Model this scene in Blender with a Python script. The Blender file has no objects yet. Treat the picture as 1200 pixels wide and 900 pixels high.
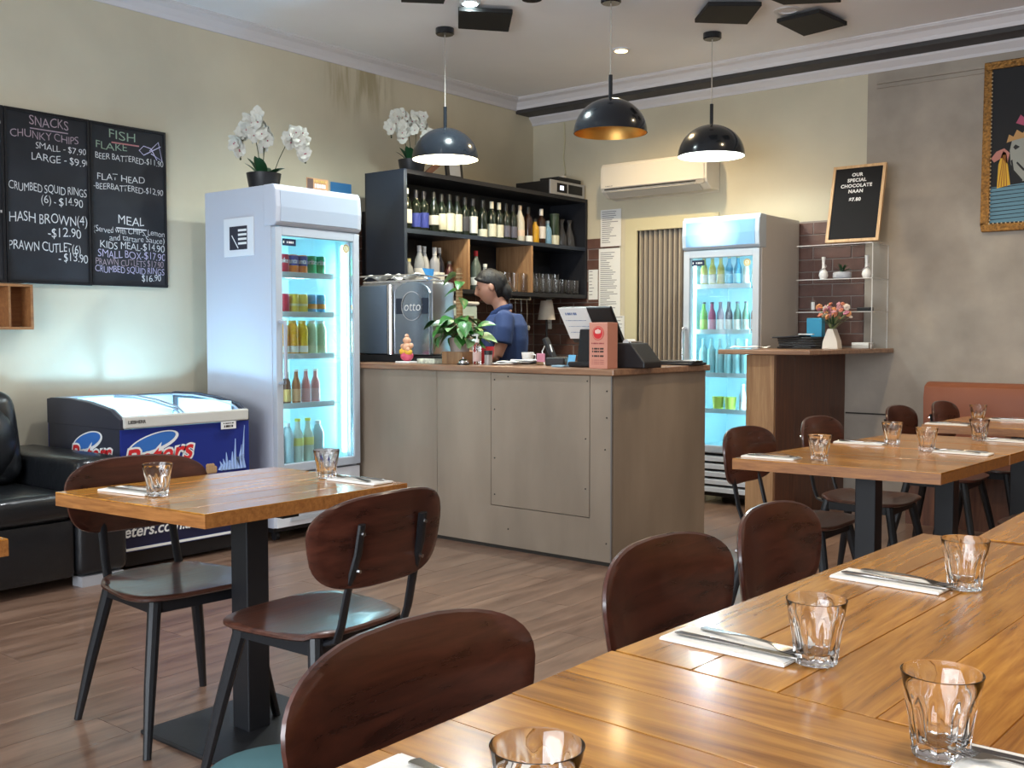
import bpy, bmesh, math, random
from mathutils import Vector, Matrix, Euler
random.seed(7)
PI = math.pi
C = bpy.context.scene.collection
S = bpy.context.scene

# ---------------------------------------------------------------- camera
cam = bpy.data.cameras.new('camera'); cam_o = bpy.data.objects.new('camera', cam); C.objects.link(cam_o)
cam.sensor_width = 36.0; cam.lens = 1228.7/1200*36; cam.clip_start = 0.02
cam_o.location = (0, 0, 1.24)
cam_o.rotation_euler = (math.radians(90-2.82), 0, math.radians(38.91))
S.camera = cam_o

# ---------------------------------------------------------------- world, lights, exposure
w = bpy.data.worlds.new('world'); S.world = w; w.use_nodes = True
w.node_tree.nodes['Background'].inputs[0].default_value = (0.78, 0.88, 1.0, 1)
w.node_tree.nodes['Background'].inputs[1].default_value = 1.0
S.view_settings.view_transform = 'Standard'; S.view_settings.look = 'None'
S.view_settings.gamma = 1; S.view_settings.exposure = 0.20
S.view_settings.use_curve_mapping = False

def light(kind, name, loc, energy, color=(1, 1, 1), size=0.1, rot=(0, 0, 0), sy=None, spot=None, blend=0.5):
    l = bpy.data.lights.new(name, kind); l.energy = energy; l.color = color
    if kind == 'AREA':
        l.size = size
        if sy: l.shape = 'RECTANGLE'; l.size_y = sy
    else:
        l.shadow_soft_size = size
    if spot: l.spot_size = math.radians(spot); l.spot_blend = blend
    o = bpy.data.objects.new(name, l); C.objects.link(o); o.location = loc
    o.rotation_euler = [math.radians(a) for a in rot]
    return o
WARM = (1.0, 0.78, 0.52); COOL = (0.72, 0.87, 1.0)
# added area light for an unseen shop window, tilted up to brighten the ceiling
light('AREA', 'window_fill_light', (-1.2, -3.35, 1.65), 330, (0.86, 0.93, 1.0), 4.6, (103, 0, 0), 2.3)
# ceiling spots added out of the frame to lift the room's general light
for i, (x, y) in enumerate([(-3.9, 3.6), (-3.9, 0.6), (-0.6, 4.3), (-0.2, 1.4), (1.4, 5.6), (-2.0, -1.4), (1.6, 2.4)]):
    light('SPOT', 'added_fill_spot', (x, y, 3.22), 80, (1.0, 0.86, 0.68) if x > -1 else (0.95, 0.97, 1.0), 0.06, (0, 0, 0), None, 135, 0.9)

# ---------------------------------------------------------------- materials
def nt(m):
    m.use_nodes = True; return m.node_tree, m.node_tree.nodes['Principled BSDF']
def mat(name, col, rough=0.5, metal=0.0, var=0.0, vscale=6, bump=0.0, bscale=60, coat=0.0, spec=0.5, stretch=(1, 1, 1), emit=None, estr=0, trans=0, ior=1.45, col2=None):
    m = bpy.data.materials.new(name); t, b = nt(m)
    b.inputs['Base Color'].default_value = (*col, 1); b.inputs['Roughness'].default_value = rough
    b.inputs['Metallic'].default_value = metal; b.inputs['Coat Weight'].default_value = coat
    b.inputs['Specular IOR Level'].default_value = spec; b.inputs['IOR'].default_value = ior
    b.inputs['Transmission Weight'].default_value = trans
    if emit: b.inputs['Emission Color'].default_value = (*emit, 1); b.inputs['Emission Strength'].default_value = estr
    if var or bump:
        tc = t.nodes.new('ShaderNodeTexCoord'); mp = t.nodes.new('ShaderNodeMapping'); mp.inputs['Scale'].default_value = stretch
        t.links.new(tc.outputs['Object'], mp.inputs[0])
    if var:
        n = t.nodes.new('ShaderNodeTexNoise'); n.inputs['Scale'].default_value = vscale; n.inputs['Detail'].default_value = 8
        t.links.new(mp.outputs[0], n.inputs['Vector'])
        r = t.nodes.new('ShaderNodeValToRGB'); r.color_ramp.elements[0].position = 0.3; r.color_ramp.elements[1].position = 0.7
        a = col2 if col2 else tuple(max(0, c*(1-var)) for c in col)
        r.color_ramp.elements[0].color = (*a, 1); r.color_ramp.elements[1].color = (*[min(1, c*(1+(0 if col2 else var*.6))) for c in col], 1)
        t.links.new(n.outputs['Fac'], r.inputs[0]); t.links.new(r.outputs[0], b.inputs['Base Color'])
    if bump:
        n2 = t.nodes.new('ShaderNodeTexNoise'); n2.inputs['Scale'].default_value = bscale; n2.inputs['Detail'].default_value = 5
        t.links.new(mp.outputs[0], n2.inputs['Vector'])
        bu = t.nodes.new('ShaderNodeBump'); bu.inputs['Strength'].default_value = bump; bu.inputs['Distance'].default_value = 0.01
        t.links.new(n2.outputs['Fac'], bu.inputs['Height']); t.links.new(bu.outputs[0], b.inputs['Normal'])
    return m
def wood(name, dark, light_, rough=0.3, axis='x', scale=5, coat=0.0, rnd=0.25, bump=0.05, stretch=14):
    m = bpy.data.materials.new(name); t, b = nt(m); N = t.nodes; L = t.links
    tc = N.new('ShaderNodeTexCoord'); mp = N.new('ShaderNodeMapping')
    s = {'x': (1, stretch, stretch), 'y': (stretch, 1, stretch), 'z': (stretch, stretch, 1)}[axis]
    mp.inputs['Scale'].default_value = s
    oi = N.new('ShaderNodeObjectInfo')
    ad = N.new('ShaderNodeVectorMath'); ad.operation = 'ADD'
    mu = N.new('ShaderNodeVectorMath'); mu.operation = 'SCALE'; mu.inputs['Scale'].default_value = 9
    co = N.new('ShaderNodeCombineXYZ'); L.new(oi.outputs['Random'], co.inputs[0]); L.new(oi.outputs['Random'], co.inputs[1]); L.new(oi.outputs['Random'], co.inputs[2])
    L.new(co.outputs[0], mu.inputs[0]); L.new(tc.outputs['Object'], ad.inputs[0]); L.new(mu.outputs[0], ad.inputs[1]); L.new(ad.outputs[0], mp.inputs[0])
    n = N.new('ShaderNodeTexNoise'); n.inputs['Scale'].default_value = scale; n.inputs['Detail'].default_value = 9; n.inputs['Roughness'].default_value = 0.62; n.inputs['Distortion'].default_value = 0.4
    L.new(mp.outputs[0], n.inputs['Vector'])
    r = N.new('ShaderNodeValToRGB'); r.color_ramp.elements[0].position = 0.32; r.color_ramp.elements[1].position = 0.68
    r.color_ramp.elements[0].color = (*dark, 1); r.color_ramp.elements[1].color = (*light_, 1)
    L.new(n.outputs['Fac'], r.inputs[0])
    hs = N.new('ShaderNodeHueSaturation'); mr = N.new('ShaderNodeMapRange'); mr.inputs[3].default_value = 1-rnd; mr.inputs[4].default_value = 1+rnd*.5
    L.new(oi.outputs['Random'], mr.inputs[0]); L.new(mr.outputs[0], hs.inputs['Value']); L.new(r.outputs[0], hs.inputs['Color']); L.new(hs.outputs[0], b.inputs['Base Color'])
    rr = N.new('ShaderNodeMapRange'); rr.inputs[3].default_value = rough*.75; rr.inputs[4].default_value = min(1, rough*1.35)
    L.new(n.outputs['Fac'], rr.inputs[0]); L.new(rr.outputs[0], b.inputs['Roughness'])
    bu = N.new('ShaderNodeBump'); bu.inputs['Strength'].default_value = bump; bu.inputs['Distance'].default_value = 0.004
    L.new(n.outputs['Fac'], bu.inputs['Height']); L.new(bu.outputs[0], b.inputs['Normal'])
    b.inputs['Coat Weight'].default_value = coat; b.inputs['Coat Roughness'].default_value = 0.12
    return m
def pane(name, tint=(1, 1, 1), refl=0.12, rough=0.02, cap=1.0):
    m = bpy.data.materials.new(name); t, b = nt(m); N = t.nodes
    N.remove(b); out = N['Material Output']
    tr = N.new('ShaderNodeBsdfTransparent'); tr.inputs[0].default_value = (*tint, 1)
    gl = N.new('ShaderNodeBsdfGlossy'); gl.inputs['Roughness'].default_value = rough
    fr = N.new('ShaderNodeFresnel'); fr.inputs[0].default_value = 1.45
    mr = N.new('ShaderNodeMath'); mr.operation = 'MULTIPLY_ADD'; mr.inputs[1].default_value = 1.0; mr.inputs[2].default_value = refl*.2
    mi = N.new('ShaderNodeMath'); mi.operation = 'MINIMUM'; mi.inputs[1].default_value = cap; t.links.new(mr.outputs[0], mi.inputs[0])
    mx = N.new('ShaderNodeMixShader'); t.links.new(fr.outputs[0], mr.inputs[0]); t.links.new(mi.outputs[0], mx.inputs[0])
    t.links.new(tr.outputs[0], mx.inputs[1]); t.links.new(gl.outputs[0], mx.inputs[2]); t.links.new(mx.outputs[0], out.inputs[0])
    return m
def emis(name, col, s):
    m = bpy.data.materials.new(name); t, b = nt(m)
    b.inputs['Base Color'].default_value = (*col, 1); b.inputs['Emission Color'].default_value = (*col, 1); b.inputs['Emission Strength'].default_value = s
    return m

M = {}
M['cream'] = mat('cream_wall_paint', (0.63, 0.575, 0.435), 0.65, var=0.12, vscale=1.3, bump=0.06, bscale=25)
def _stain(m):     # old water stain that runs down the left wall from the cornice
    t = m.node_tree; N = t.nodes; L = t.links; b = N['Principled BSDF']; src = b.inputs['Base Color'].links[0].from_socket
    tc = N.new('ShaderNodeTexCoord'); sp = N.new('ShaderNodeSeparateXYZ'); L.new(tc.outputs['Object'], sp.inputs[0])
    mp = N.new('ShaderNodeMapping'); mp.inputs['Scale'].default_value = (1, 9, 1.1); L.new(tc.outputs['Object'], mp.inputs[0])
    n = N.new('ShaderNodeTexNoise'); n.inputs['Scale'].default_value = 1.6; n.inputs['Detail'].default_value = 5; L.new(mp.outputs[0], n.inputs['Vector'])
    def rng(sock, a, b_): 
        r = N.new('ShaderNodeMapRange'); r.interpolation_type = 'SMOOTHSTEP'; r.inputs[1].default_value = a; r.inputs[2].default_value = b_; L.new(sock, r.inputs[0]); return r.outputs[0]
    def mul(p, q):
        k = N.new('ShaderNodeMath'); k.operation = 'MULTIPLY'; L.new(p, k.inputs[0]); L.new(q, k.inputs[1]); return k.outputs[0]
    f = mul(mul(rng(sp.outputs['Z'], 2.72, 3.05), rng(sp.outputs['Y'], 5.02, 5.10)), mul(rng(sp.outputs['Y'], 5.85, 5.5), mul(rng(n.outputs['Fac'], .40, .62), rng(sp.outputs['X'], -5.70, -5.79))))
    mx = N.new('ShaderNodeMix'); mx.data_type = 'RGBA'; mx.inputs[7].default_value = (.40, .34, .21, 1); L.new(f, mx.inputs[0]); L.new(src, mx.inputs[6]); L.new(mx.outputs[2], b.inputs['Base Color'])
_stain(M['cream'])
M['creamtrim'] = mat('cream_gloss_trim', (0.62, 0.57, 0.38), 0.4)
M['concrete'] = mat('grey_render_wall', (0.37, 0.32, 0.265), 0.6, var=0.22, vscale=3.2, bump=0.10, bscale=18)
M['ceiling'] = mat('white_ceiling_paint', (0.88, 0.89, 0.93), 0.7, var=0.05, vscale=1.0)
M['cornice'] = mat('cornice_plaster', (0.68, 0.66, 0.68), 0.6)
M['beam'] = mat('dark_grey_board', (0.045, 0.042, 0.042), 0.6)
M['plain'] = mat('side_wall_paint', (0.42, 0.36, 0.28), 0.8)
M['white'] = mat('white_enamel', (0.72, 0.74, 0.78), 0.32, coat=0.2)
M['fridgewhite'] = mat('fridge_enamel', (0.52, 0.545, 0.62), 0.32, coat=0.2)
M['offwhite'] = mat('warm_white_plastic', (0.74, 0.70, 0.62), 0.4)
M['liner'] = mat('fridge_liner', (0.52, 0.72, 0.77), 0.4)
M['fgrey'] = mat('grey_enamel', (0.42, 0.43, 0.46), 0.35, metal=0.3)
M['black'] = mat('black_plastic', (0.012, 0.012, 0.014), 0.4)
M['blackmat'] = mat('matt_black', (0.010, 0.010, 0.011), 0.7)
M['blackmetal'] = mat('black_powder_coated_steel', (0.012, 0.013, 0.016), 0.42, bump=0.05, bscale=200)
M['chrome'] = mat('polished_steel', (0.72, 0.72, 0.73), 0.14, metal=1.0)
M['steel'] = mat('brushed_steel', (0.45, 0.47, 0.50), 0.28, metal=1.0, bump=0.04, bscale=40, stretch=(1, 1, 30))
M['cutlery'] = mat('cutlery_steel', (0.38, 0.37, 0.36), 0.16, metal=1.0)
M['glass'] = mat('clear_glass', (1, 1, 1), 0.0, trans=1.0, ior=1.46)
M['pane'] = pane('clear_pane')
M['lidpane'] = pane('coated_lid_pane', (.98, 1, 1), .1, .02, .13)
M['acrylic'] = pane('clear_acrylic', (0.97, 0.98, 0.99), 0.2, .02, .07)
M['paper'] = mat('white_paper', (0.80, 0.80, 0.78), 0.8)
M['napkin'] = mat('paper_napkin', (0.82, 0.80, 0.75), 0.9, bump=0.15, bscale=150)
M['oak_x'] = wood('varnished_oak_along_x', (0.27, 0.095, 0.011), (0.66, 0.295, 0.045), 0.22, 'x', 3.0, 0.4)
M['oak_y'] = wood('varnished_oak_along_y', (0.27, 0.095, 0.011), (0.66, 0.295, 0.045), 0.22, 'y', 3.0, 0.4)
M['oakedge'] = wood('oak_edge', (0.24, 0.085, 0.02), (0.46, 0.19, 0.05), 0.4, 'x', 6.0)
M['chair'] = wood('dark_walnut_plywood', (0.030, 0.009, 0.006), (0.088, 0.025, 0.015), 0.28, 'y', 2.6, 0.45, rnd=0.12, bump=0.12)
M['chairseat'] = wood('dark_walnut_seat', (0.035, 0.014, 0.010), (0.10, 0.036, 0.022), 0.32, 'y', 3.0, 0.4, rnd=0.12, bump=0.25)
M['floorwood'] = wood('brown_grey_floorboard', (0.125, 0.068, 0.045), (0.26, 0.160, 0.112), 0.30, 'y', 2.2, 0.2, rnd=0.10, bump=0.1, stretch=9)
M['walnut'] = wood('walnut_panel', (0.085, 0.030, 0.016), (0.19, 0.075, 0.038), 0.45, 'z', 2.5, 0.1, rnd=0.1)
M['lightoak'] = wood('light_oak_veneer', (0.26, 0.13, 0.06), (0.44, 0.25, 0.12), 0.45, 'z', 2.5, 0.1, rnd=0.05)
M['worktop'] = wood('brown_worktop', (0.22, 0.11, 0.06), (0.42, 0.24, 0.14), 0.35, 'x', 2.5, 0.3, rnd=0.05)
M['ply'] = mat('washed_plywood', (0.315, 0.252, 0.190), 0.55, var=0.24, vscale=2.6, bump=0.06, bscale=12, stretch=(1, 1, .35))
M['seam'] = mat('dark_seam', (0.03, 0.025, 0.02), 0.8)
M['navy'] = mat('navy_laminate', (0.020, 0.030, 0.050), 0.45)
M['navyin'] = mat('black_laminate', (0.012, 0.013, 0.018), 0.5)
M['pine'] = wood('pine_frame', (0.48, 0.29, 0.14), (0.70, 0.47, 0.26), 0.5, 'z', 3, rnd=0.05)
M['cork'] = wood('brown_box_wood', (0.25, 0.10, 0.035), (0.42, 0.19, 0.07), 0.5, 'y', 3, rnd=0.05)
M['brick'] = mat('brown_wall_tile', (0.13, 0.065, 0.050), 0.42, var=0.35, vscale=9, bump=0.15, bscale=25)
M['grout'] = mat('tile_grout', (0.28, 0.24, 0.22), 0.85)
M['board'] = mat('blackboard_slate', (0.022, 0.024, 0.030), 0.55, var=0.4, vscale=3)
M['chalk'] = mat('white_chalk', (0.75, 0.75, 0.75), 0.9)
M['chalk2'] = mat('pink_chalk', (0.42, 0.32, 0.36), 0.9)
M['chalk3'] = mat('green_chalk', (0.30, 0.40, 0.30), 0.9)
M['chalkblue'] = mat('lilac_chalk', (0.55, 0.50, 0.68), 0.9)
M['felt'] = mat('black_felt', (0.010, 0.010, 0.012), 0.95)
M['leather'] = mat('black_leather', (0.010, 0.011, 0.013), 0.30, bump=0.35, bscale=16, coat=0.15)
M['tan'] = mat('tan_leather', (0.25, 0.075, 0.030), 0.42, bump=0.12, bscale=14)
M['fzblue'] = mat('royal_blue_vinyl', (0.015, 0.030, 0.22), 0.35)
M['fzdark'] = mat('dark_slate_plastic', (0.035, 0.038, 0.055), 0.4)
M['red'] = mat('red_print', (0.65, 0.03, 0.035), 0.4)
M['logoblue'] = mat('blue_print', (0.04, 0.16, 0.50), 0.4)
M['gold'] = mat('gilt_frame', (0.30, 0.14, 0.03), 0.4, metal=0.5, var=0.6, vscale=60, bump=0.8, bscale=70)
M['goldin'] = mat('gold_lining', (0.75, 0.42, 0.12), 0.38, metal=0.9)
M['shadeblk'] = mat('black_lamp_enamel', (0.010, 0.013, 0.018), 0.20, coat=0.3)
M['whitein'] = mat('white_lamp_lining', (0.85, 0.85, 0.80), 0.5)
M['bulbw'] = emis('warm_bulb', (1.0, 0.88, 0.55), 30)
M['bulbc'] = emis('cool_bulb', (0.9, 1.0, 0.98), 30)
M['down'] = emis('downlight_lens', (1.0, 0.62, 0.24), 14)
M['downc'] = emis('cool_downlight_lens', (0.8, 1.0, 1.0), 40)
M['led'] = emis('fridge_led', (0.58, 0.95, 1.0), 11.0)
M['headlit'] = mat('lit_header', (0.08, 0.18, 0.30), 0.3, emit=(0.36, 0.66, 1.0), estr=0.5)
def _glow(m):      # backlit panel: a lamp's bright spot is painted into the emission
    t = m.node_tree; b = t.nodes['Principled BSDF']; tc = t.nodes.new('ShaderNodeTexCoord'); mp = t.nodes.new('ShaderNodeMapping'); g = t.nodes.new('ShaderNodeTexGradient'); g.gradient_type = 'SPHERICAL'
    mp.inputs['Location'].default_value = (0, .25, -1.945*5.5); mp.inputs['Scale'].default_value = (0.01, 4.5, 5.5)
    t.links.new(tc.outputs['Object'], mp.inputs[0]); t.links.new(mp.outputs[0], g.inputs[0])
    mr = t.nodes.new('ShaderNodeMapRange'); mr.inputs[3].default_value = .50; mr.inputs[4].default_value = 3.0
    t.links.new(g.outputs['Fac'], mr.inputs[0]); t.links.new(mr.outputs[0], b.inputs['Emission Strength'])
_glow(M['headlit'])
M['skin'] = mat('skin', (0.47, 0.25, 0.175), 0.5)
M['skin'].node_tree.nodes['Principled BSDF'].inputs['Subsurface Weight'].default_value = 0.08
M['hair'] = mat('black_hair', (0.005, 0.004, 0.005), 0.62, bump=0.5, bscale=50, stretch=(1, 1, .2))
M['shirt'] = mat('navy_polo_cloth', (0.022, 0.045, 0.135), 0.85, bump=0.15, bscale=90)
M['trousers'] = mat('dark_trousers', (0.02, 0.02, 0.025), 0.9)
M['leaf'] = mat('green_leaf', (0.035, 0.17, 0.025), 0.35, var=0.5, vscale=14)
M['leafdark'] = mat('dark_green_leaf', (0.015, 0.065, 0.025), 0.3, var=0.4, vscale=10)
M['leafpale'] = mat('pale_green_leaf', (0.22, 0.38, 0.16), 0.4, var=0.5, vscale=18)
M['petal'] = mat('white_petal', (0.66, 0.65, 0.58), 0.6, var=.12, vscale=30)
M['petalc'] = mat('flower_centre', (0.35, 0.05, 0.10), 0.6)
M['stem'] = mat('dark_stem', (0.05, 0.06, 0.025), 0.6)
M['moss'] = mat('coir_pole', (0.38, 0.22, 0.10), 0.95, var=0.5, vscale=25, bump=0.8, bscale=60)
def flat(name, col, rough=0.45): 
    if name not in M: M[name] = mat(name, col, rough)
    return M[name]

# ---------------------------------------------------------------- mesh helpers
class MB:
    def __init__(s): s.v = []; s.f = []
    def add(s, vs, fs, mtx=None):
        k = len(s.v)
        s.v += [tuple(mtx @ Vector(v)) if mtx else tuple(v) for v in vs]
        s.f += [tuple(i+k for i in f) for f in fs]; return s
    def box(s, x0, x1, y0, y1, z0, z1, mtx=None):
        return s.add([(x0,y0,z0),(x1,y0,z0),(x1,y1,z0),(x0,y1,z0),(x0,y0,z1),(x1,y0,z1),(x1,y1,z1),(x0,y1,z1)],
                     [(0,3,2,1),(4,5,6,7),(0,1,5,4),(1,2,6,5),(2,3,7,6),(3,0,4,7)], mtx)
    def rbox(s, x0, x1, y0, y1, z0, z1, r=0.01, mtx=None, seg=2):
        bm = bmesh.new(); bmesh.ops.create_cube(bm, size=1)
        for v in bm.verts:
            v.co = Vector(((x0+x1)/2+v.co.x*(x1-x0), (y0+y1)/2+v.co.y*(y1-y0), (z0+z1)/2+v.co.z*(z1-z0)))
        bmesh.ops.bevel(bm, geom=bm.edges[:], offset=r, segments=seg, profile=.5, affect='EDGES')
        bm.verts.index_update()
        s.add([v.co[:] for v in bm.verts], [[v.index for v in f.verts] for f in bm.faces], mtx); bm.free(); return s
    def lathe(s, prof, n=24, mtx=None, mod=None, closed=False, cap=True):
        vs = []; fs = []
        for j, (r, z) in enumerate(prof):
            for i in range(n):
                a = 2*PI*i/n; rr = r*(mod(a, z, j) if mod else 1)
                vs.append((rr*math.cos(a), rr*math.sin(a), z))
        m = len(prof)
        for j in range(m if closed else m-1):
            for i in range(n):
                k = (i+1) % n; j2 = (j+1) % m
                fs.append((j*n+i, j*n+k, j2*n+k, j2*n+i))
        if not closed and cap:
            if prof[0][0] > 1e-6: fs.append(tuple(reversed(range(n))))
            if prof[-1][0] > 1e-6: fs.append(tuple((m-1)*n+i for i in range(n)))
        return s.add(vs, fs, mtx)
    def cyl(s, p0, p1, r0, r1=None, n=12):
        r1 = r0 if r1 is None else r1
        p0 = Vector(p0); p1 = Vector(p1); d = p1-p0; L = d.length
        q = d.to_track_quat('Z', 'Y').to_matrix().to_4x4(); q.translation = p0
        return s.lathe([(r0, 0), (r1, L)], n, q)
    def tube(s, pts, r, n=8, flat=None):
        pts = [Vector(p) for p in pts]; vs = []; fs = []
        rs = r if isinstance(r, (list, tuple)) else [r]*len(pts)
        up = Vector((0.013, 0.021, 1)).normalized()
        for j, p in enumerate(pts):
            t = (pts[min(j+1, len(pts)-1)]-pts[max(j-1, 0)]).normalized()
            a = t.cross(up)
            if a.length < 0.05: a = t.cross(Vector((1, 0, 0)))
            a.normalize(); b = a.cross(t).normalized()
            fa, fb = flat if flat else (1, 1)
            for i in range(n):
                an = 2*PI*(i+.5)/n; vs.append(tuple(p+a*math.cos(an)*rs[j]*fa+b*math.sin(an)*rs[j]*fb))
        for j in range(len(pts)-1):
            for i in range(n):
                k = (i+1) % n; fs.append((j*n+i, j*n+k, (j+1)*n+k, (j+1)*n+i))
        fs.append(tuple(reversed(range(n)))); fs.append(tuple((len(pts)-1)*n+i for i in range(n)))
        return s.add(vs, fs)
    def prism(s, poly, a0, a1, axis='y', mtx=None):
        n = len(poly); P = lambda p, a: {'y': (p[0], a, p[1]), 'x': (a, p[0], p[1]), 'z': (p[0], p[1], a)}[axis]
        vs = [P(p, a0) for p in poly]+[P(p, a1) for p in poly]
        fs = [tuple(range(n)), tuple(reversed(range(n, 2*n)))]+[(i, i+n, (i+1) % n+n, (i+1) % n) for i in range(n)]
        return s.add(vs, fs, mtx)
    def ball(s, c, r, n=12, m=8, sc=(1, 1, 1), mtx=None):
        T = Matrix.Translation(Vector(c)) @ Matrix.Diagonal((*sc, 1))
        if mtx: T = mtx @ T
        return s.lathe([(max(1e-7, r*math.sin(PI*j/m)), -r*math.cos(PI*j/m)) for j in range(m+1)], n, T)
    def mesh(s, name, fix=True):
        me = bpy.data.meshes.new(name); me.from_pydata(s.v, [], s.f)
        if fix:
            bm = bmesh.new(); bm.from_mesh(me); bmesh.ops.remove_doubles(bm, verts=bm.verts, dist=1e-6)
            bmesh.ops.recalc_face_normals(bm, faces=bm.faces); bm.to_mesh(me); bm.free()
        me.update(); return me
def smooth(me, ang=35):
    for p in me.polygons: p.use_smooth = True
    try: me.set_sharp_from_angle(angle=math.radians(ang))
    except Exception: pass
def obj(name, mb, m, parent=None, sm=False, loc=None, rot=None, label=None, bevel=0, ang=35):
    me = mb if isinstance(mb, bpy.types.Mesh) else mb.mesh(name)
    if m and not me.materials: me.materials.append(m)
    if sm: smooth(me, ang)
    o = bpy.data.objects.new(name, me); C.objects.link(o)
    if parent: o.parent = parent
    if loc: o.location = loc
    if rot: o.rotation_euler = rot
    if label: o['label'] = label
    if bevel:
        b = o.modifiers.new('bevel', 'BEVEL'); b.width = bevel; b.segments = 2; b.limit_method = 'ANGLE'
    return o
def tag(o, label, cat, group=None, kind=None):
    o['label'] = label; o['category'] = cat
    if group: o['group'] = group
    if kind: o['kind'] = kind
    return o
def thing(name, label, cat, loc=(0, 0, 0), rz=0, group=None):
    o = bpy.data.objects.new(name, None); C.objects.link(o); o.location = loc; o.rotation_euler = (0, 0, rz)
    o.empty_display_size = 0.05
    return tag(o, label, cat, group)
def struct(name, mb, m, sm=False, **k):
    o = obj(name, mb, m, None, sm, **k); o['kind'] = 'structure'; return o
def dup(root, loc=None, rz=None, label=None, group=None):
    r = root.copy(); C.objects.link(r)
    if loc is not None: r.location = loc
    if rz is not None: r.rotation_euler = (0, 0, rz)
    if label: r['label'] = label
    if group: r['group'] = group
    for ch in list(root.children):
        c = ch.copy(); C.objects.link(c); c.parent = r
        for g in list(ch.children):
            d = g.copy(); C.objects.link(d); d.parent = c
    return r
_fc = bpy.data.curves.new('lettering', 'FONT'); _fo = bpy.data.objects.new('lettering', _fc)
def text_mesh(body, size, align='CENTER', bold=0.0, xs=1.0, shear=0.0, space=1.0, jitter=0.0):
    _fc.body = body; _fc.size = size; _fc.align_x = align; _fc.align_y = 'CENTER'; _fc.offset = bold; _fc.shear = shear
    _fc.space_character = space; _fc.extrude = 0.0; _fc.resolution_u = 3
    me = bpy.data.meshes.new_from_object(_fo)
    for v in me.vertices:
        v.co.x *= xs
        if jitter: v.co.y += jitter*size*math.sin(v.co.x/size*2.3+len(body)); v.co.x += jitter*.5*size*math.sin(v.co.x/size*3.7)
        v.co.z = 0
    return me
def text(body, size, m, parent, loc, rot, name='lettering', **k):
    me = text_mesh(body, size, **k); me.materials.append(m)
    o = bpy.data.objects.new(name, me); C.objects.link(o); o.parent = parent; o.location = loc; o.rotation_euler = rot
    return o
def strokes(parent, m, rows, face='x', name='printed_line'):
    # illegible small print as rows of short dark dashes: rows = (centre across, height z, half width, half height); face x or y
    mb = MB()
    for d, c, z, hw, hh in rows:
        n = max(1, int(hw*2/.012)); stp = hw*2/n
        for i in range(n):
            a = c-hw+i*stp; b = a+stp*(.55+.35*((i*5) % 3)/2)
            if face == 'x': mb.box(d, d+.0006, a, b, z-hh, z+hh)
            else: mb.box(a, b, d-.0006, d, z-hh, z+hh)
    o = obj(name, mb, m, parent); o['kind'] = 'stuff'; return o
FX = (PI/2, 0, PI/2)      # lettering on a face that looks towards +x
FY = (PI/2, 0, 0)         # lettering on a face that looks towards -y
ORD = ['leftmost', 'second from left', 'third from left', 'fourth from left', 'fifth from left', 'sixth from left', 'seventh from left', 'eighth from left', 'ninth from left', 'tenth from left', 'eleventh from left', 'twelfth from left', 'thirteenth from left', 'fourteenth from left']

# ================================================================ structure
XW, YW, ZC = -5.78, 7.46, 3.26
XR, YR = 2.6, -3.5
# floor boards run along y (depth), the ones in view are real boards
struct('floor', MB().box(XW, XR, YR, YW, -0.05, -0.004), flat('floor_gap', (0.03, 0.02, 0.015), 0.8))
fl = bpy.data.objects['floor']
bw, bl = 0.19, 1.5
bme = MB().box(-bw/2+.0008, bw/2-.0008, -bl/2+.001, bl/2-.001, -0.006, 0.0).mesh('floorboard'); bme.materials.append(M['floorwood'])
nb = 0
for i in range(int((XR-XW)/bw)+1):
    x = XW+bw*(i+.5)
    off = (i*0.617) % 1.0*bl
    y = -0.3-off
    while y < YW:
        yc = y+bl/2
        px = (x*math.cos(.679)+yc*math.sin(.679)); fw = -x*math.sin(.679)+yc*math.cos(.679)
        if x+bw/2 <= XR and fw > 0.6 and abs(px)/fw < 0.75 and nb < 290 and yc+bl/2 < YW+bl:
            o = bpy.data.objects.new('floorboard', bme); C.objects.link(o); o.parent = fl
            y1 = min(yc+bl/2, YW-.001)
            o.location = (x, (yc-bl/2+y1)/2, 0); o.scale = (1, (y1-yc+bl/2)/bl, 1); nb += 1
        y += bl
struct('wall_left', MB().box(XW-.1, XW, YR, YW+.1, 0, ZC), M['cream'])
struct('wall_back', MB().box(XW, -4.68, YW, YW+.1, 0, ZC).box(-4.02, -2.767, YW, YW+.1, 0, ZC).box(-4.68, -4.02, YW, YW+.1, 2.10, ZC), M['cream'])
struct('wall_back_render', MB().box(-2.767, XR, YW-.012, YW+.1, 0, ZC), M['concrete'])
struct('trim_9', MB().box(-2.95, -2.767, YW-.012, YW+.001, 0, 1.13), M['concrete'])
struct('wall_right', MB().box(XR, XR+.1, YR, YW+.1, 0, ZC), M['plain'])
struct('wall_front', MB().box(XW, -3.6, YR-.1, YR, 0, ZC).box(1.3, XR, YR-.1, YR, 0, ZC).box(-3.6, 1.3, YR-.1, YR, 0, .45).box(-3.6, 1.3, YR-.1, YR, 2.85, ZC), M['plain'])
wn = struct('window_1', MB().box(-3.6, 1.3, YR-.06, YR-.05, .45, 2.85), M['pane'])
fr = MB()
for x in (-3.6, -1.97, -.35, 1.25): fr.box(x, x+.05, YR-.09, YR-.01, .45, 2.85)
fr.box(-3.6, 1.3, YR-.09, YR-.01, .45, .5).box(-3.6, 1.3, YR-.09, YR-.01, 2.8, 2.85)
obj('window_frame', fr, M['black'], wn)
struct('ceiling', MB().box(XW-.1, XR+.1, YR-.1, YW+.1, ZC, ZC+.1), M['ceiling'])
def cove(a): return [(0, 0), (0, -a), (a*.12, -a), (a*.2, -a*.72), (a*.48, -a*.36), (a*.82, -a*.2), (a*.88, -a*.1), (a, -a*.1), (a, 0)]
struct('trim_1', MB().prism([(XW+p[0], ZC+p[1]) for p in cove(.095)], YR, YW, 'y'), M['cornice'])
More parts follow.
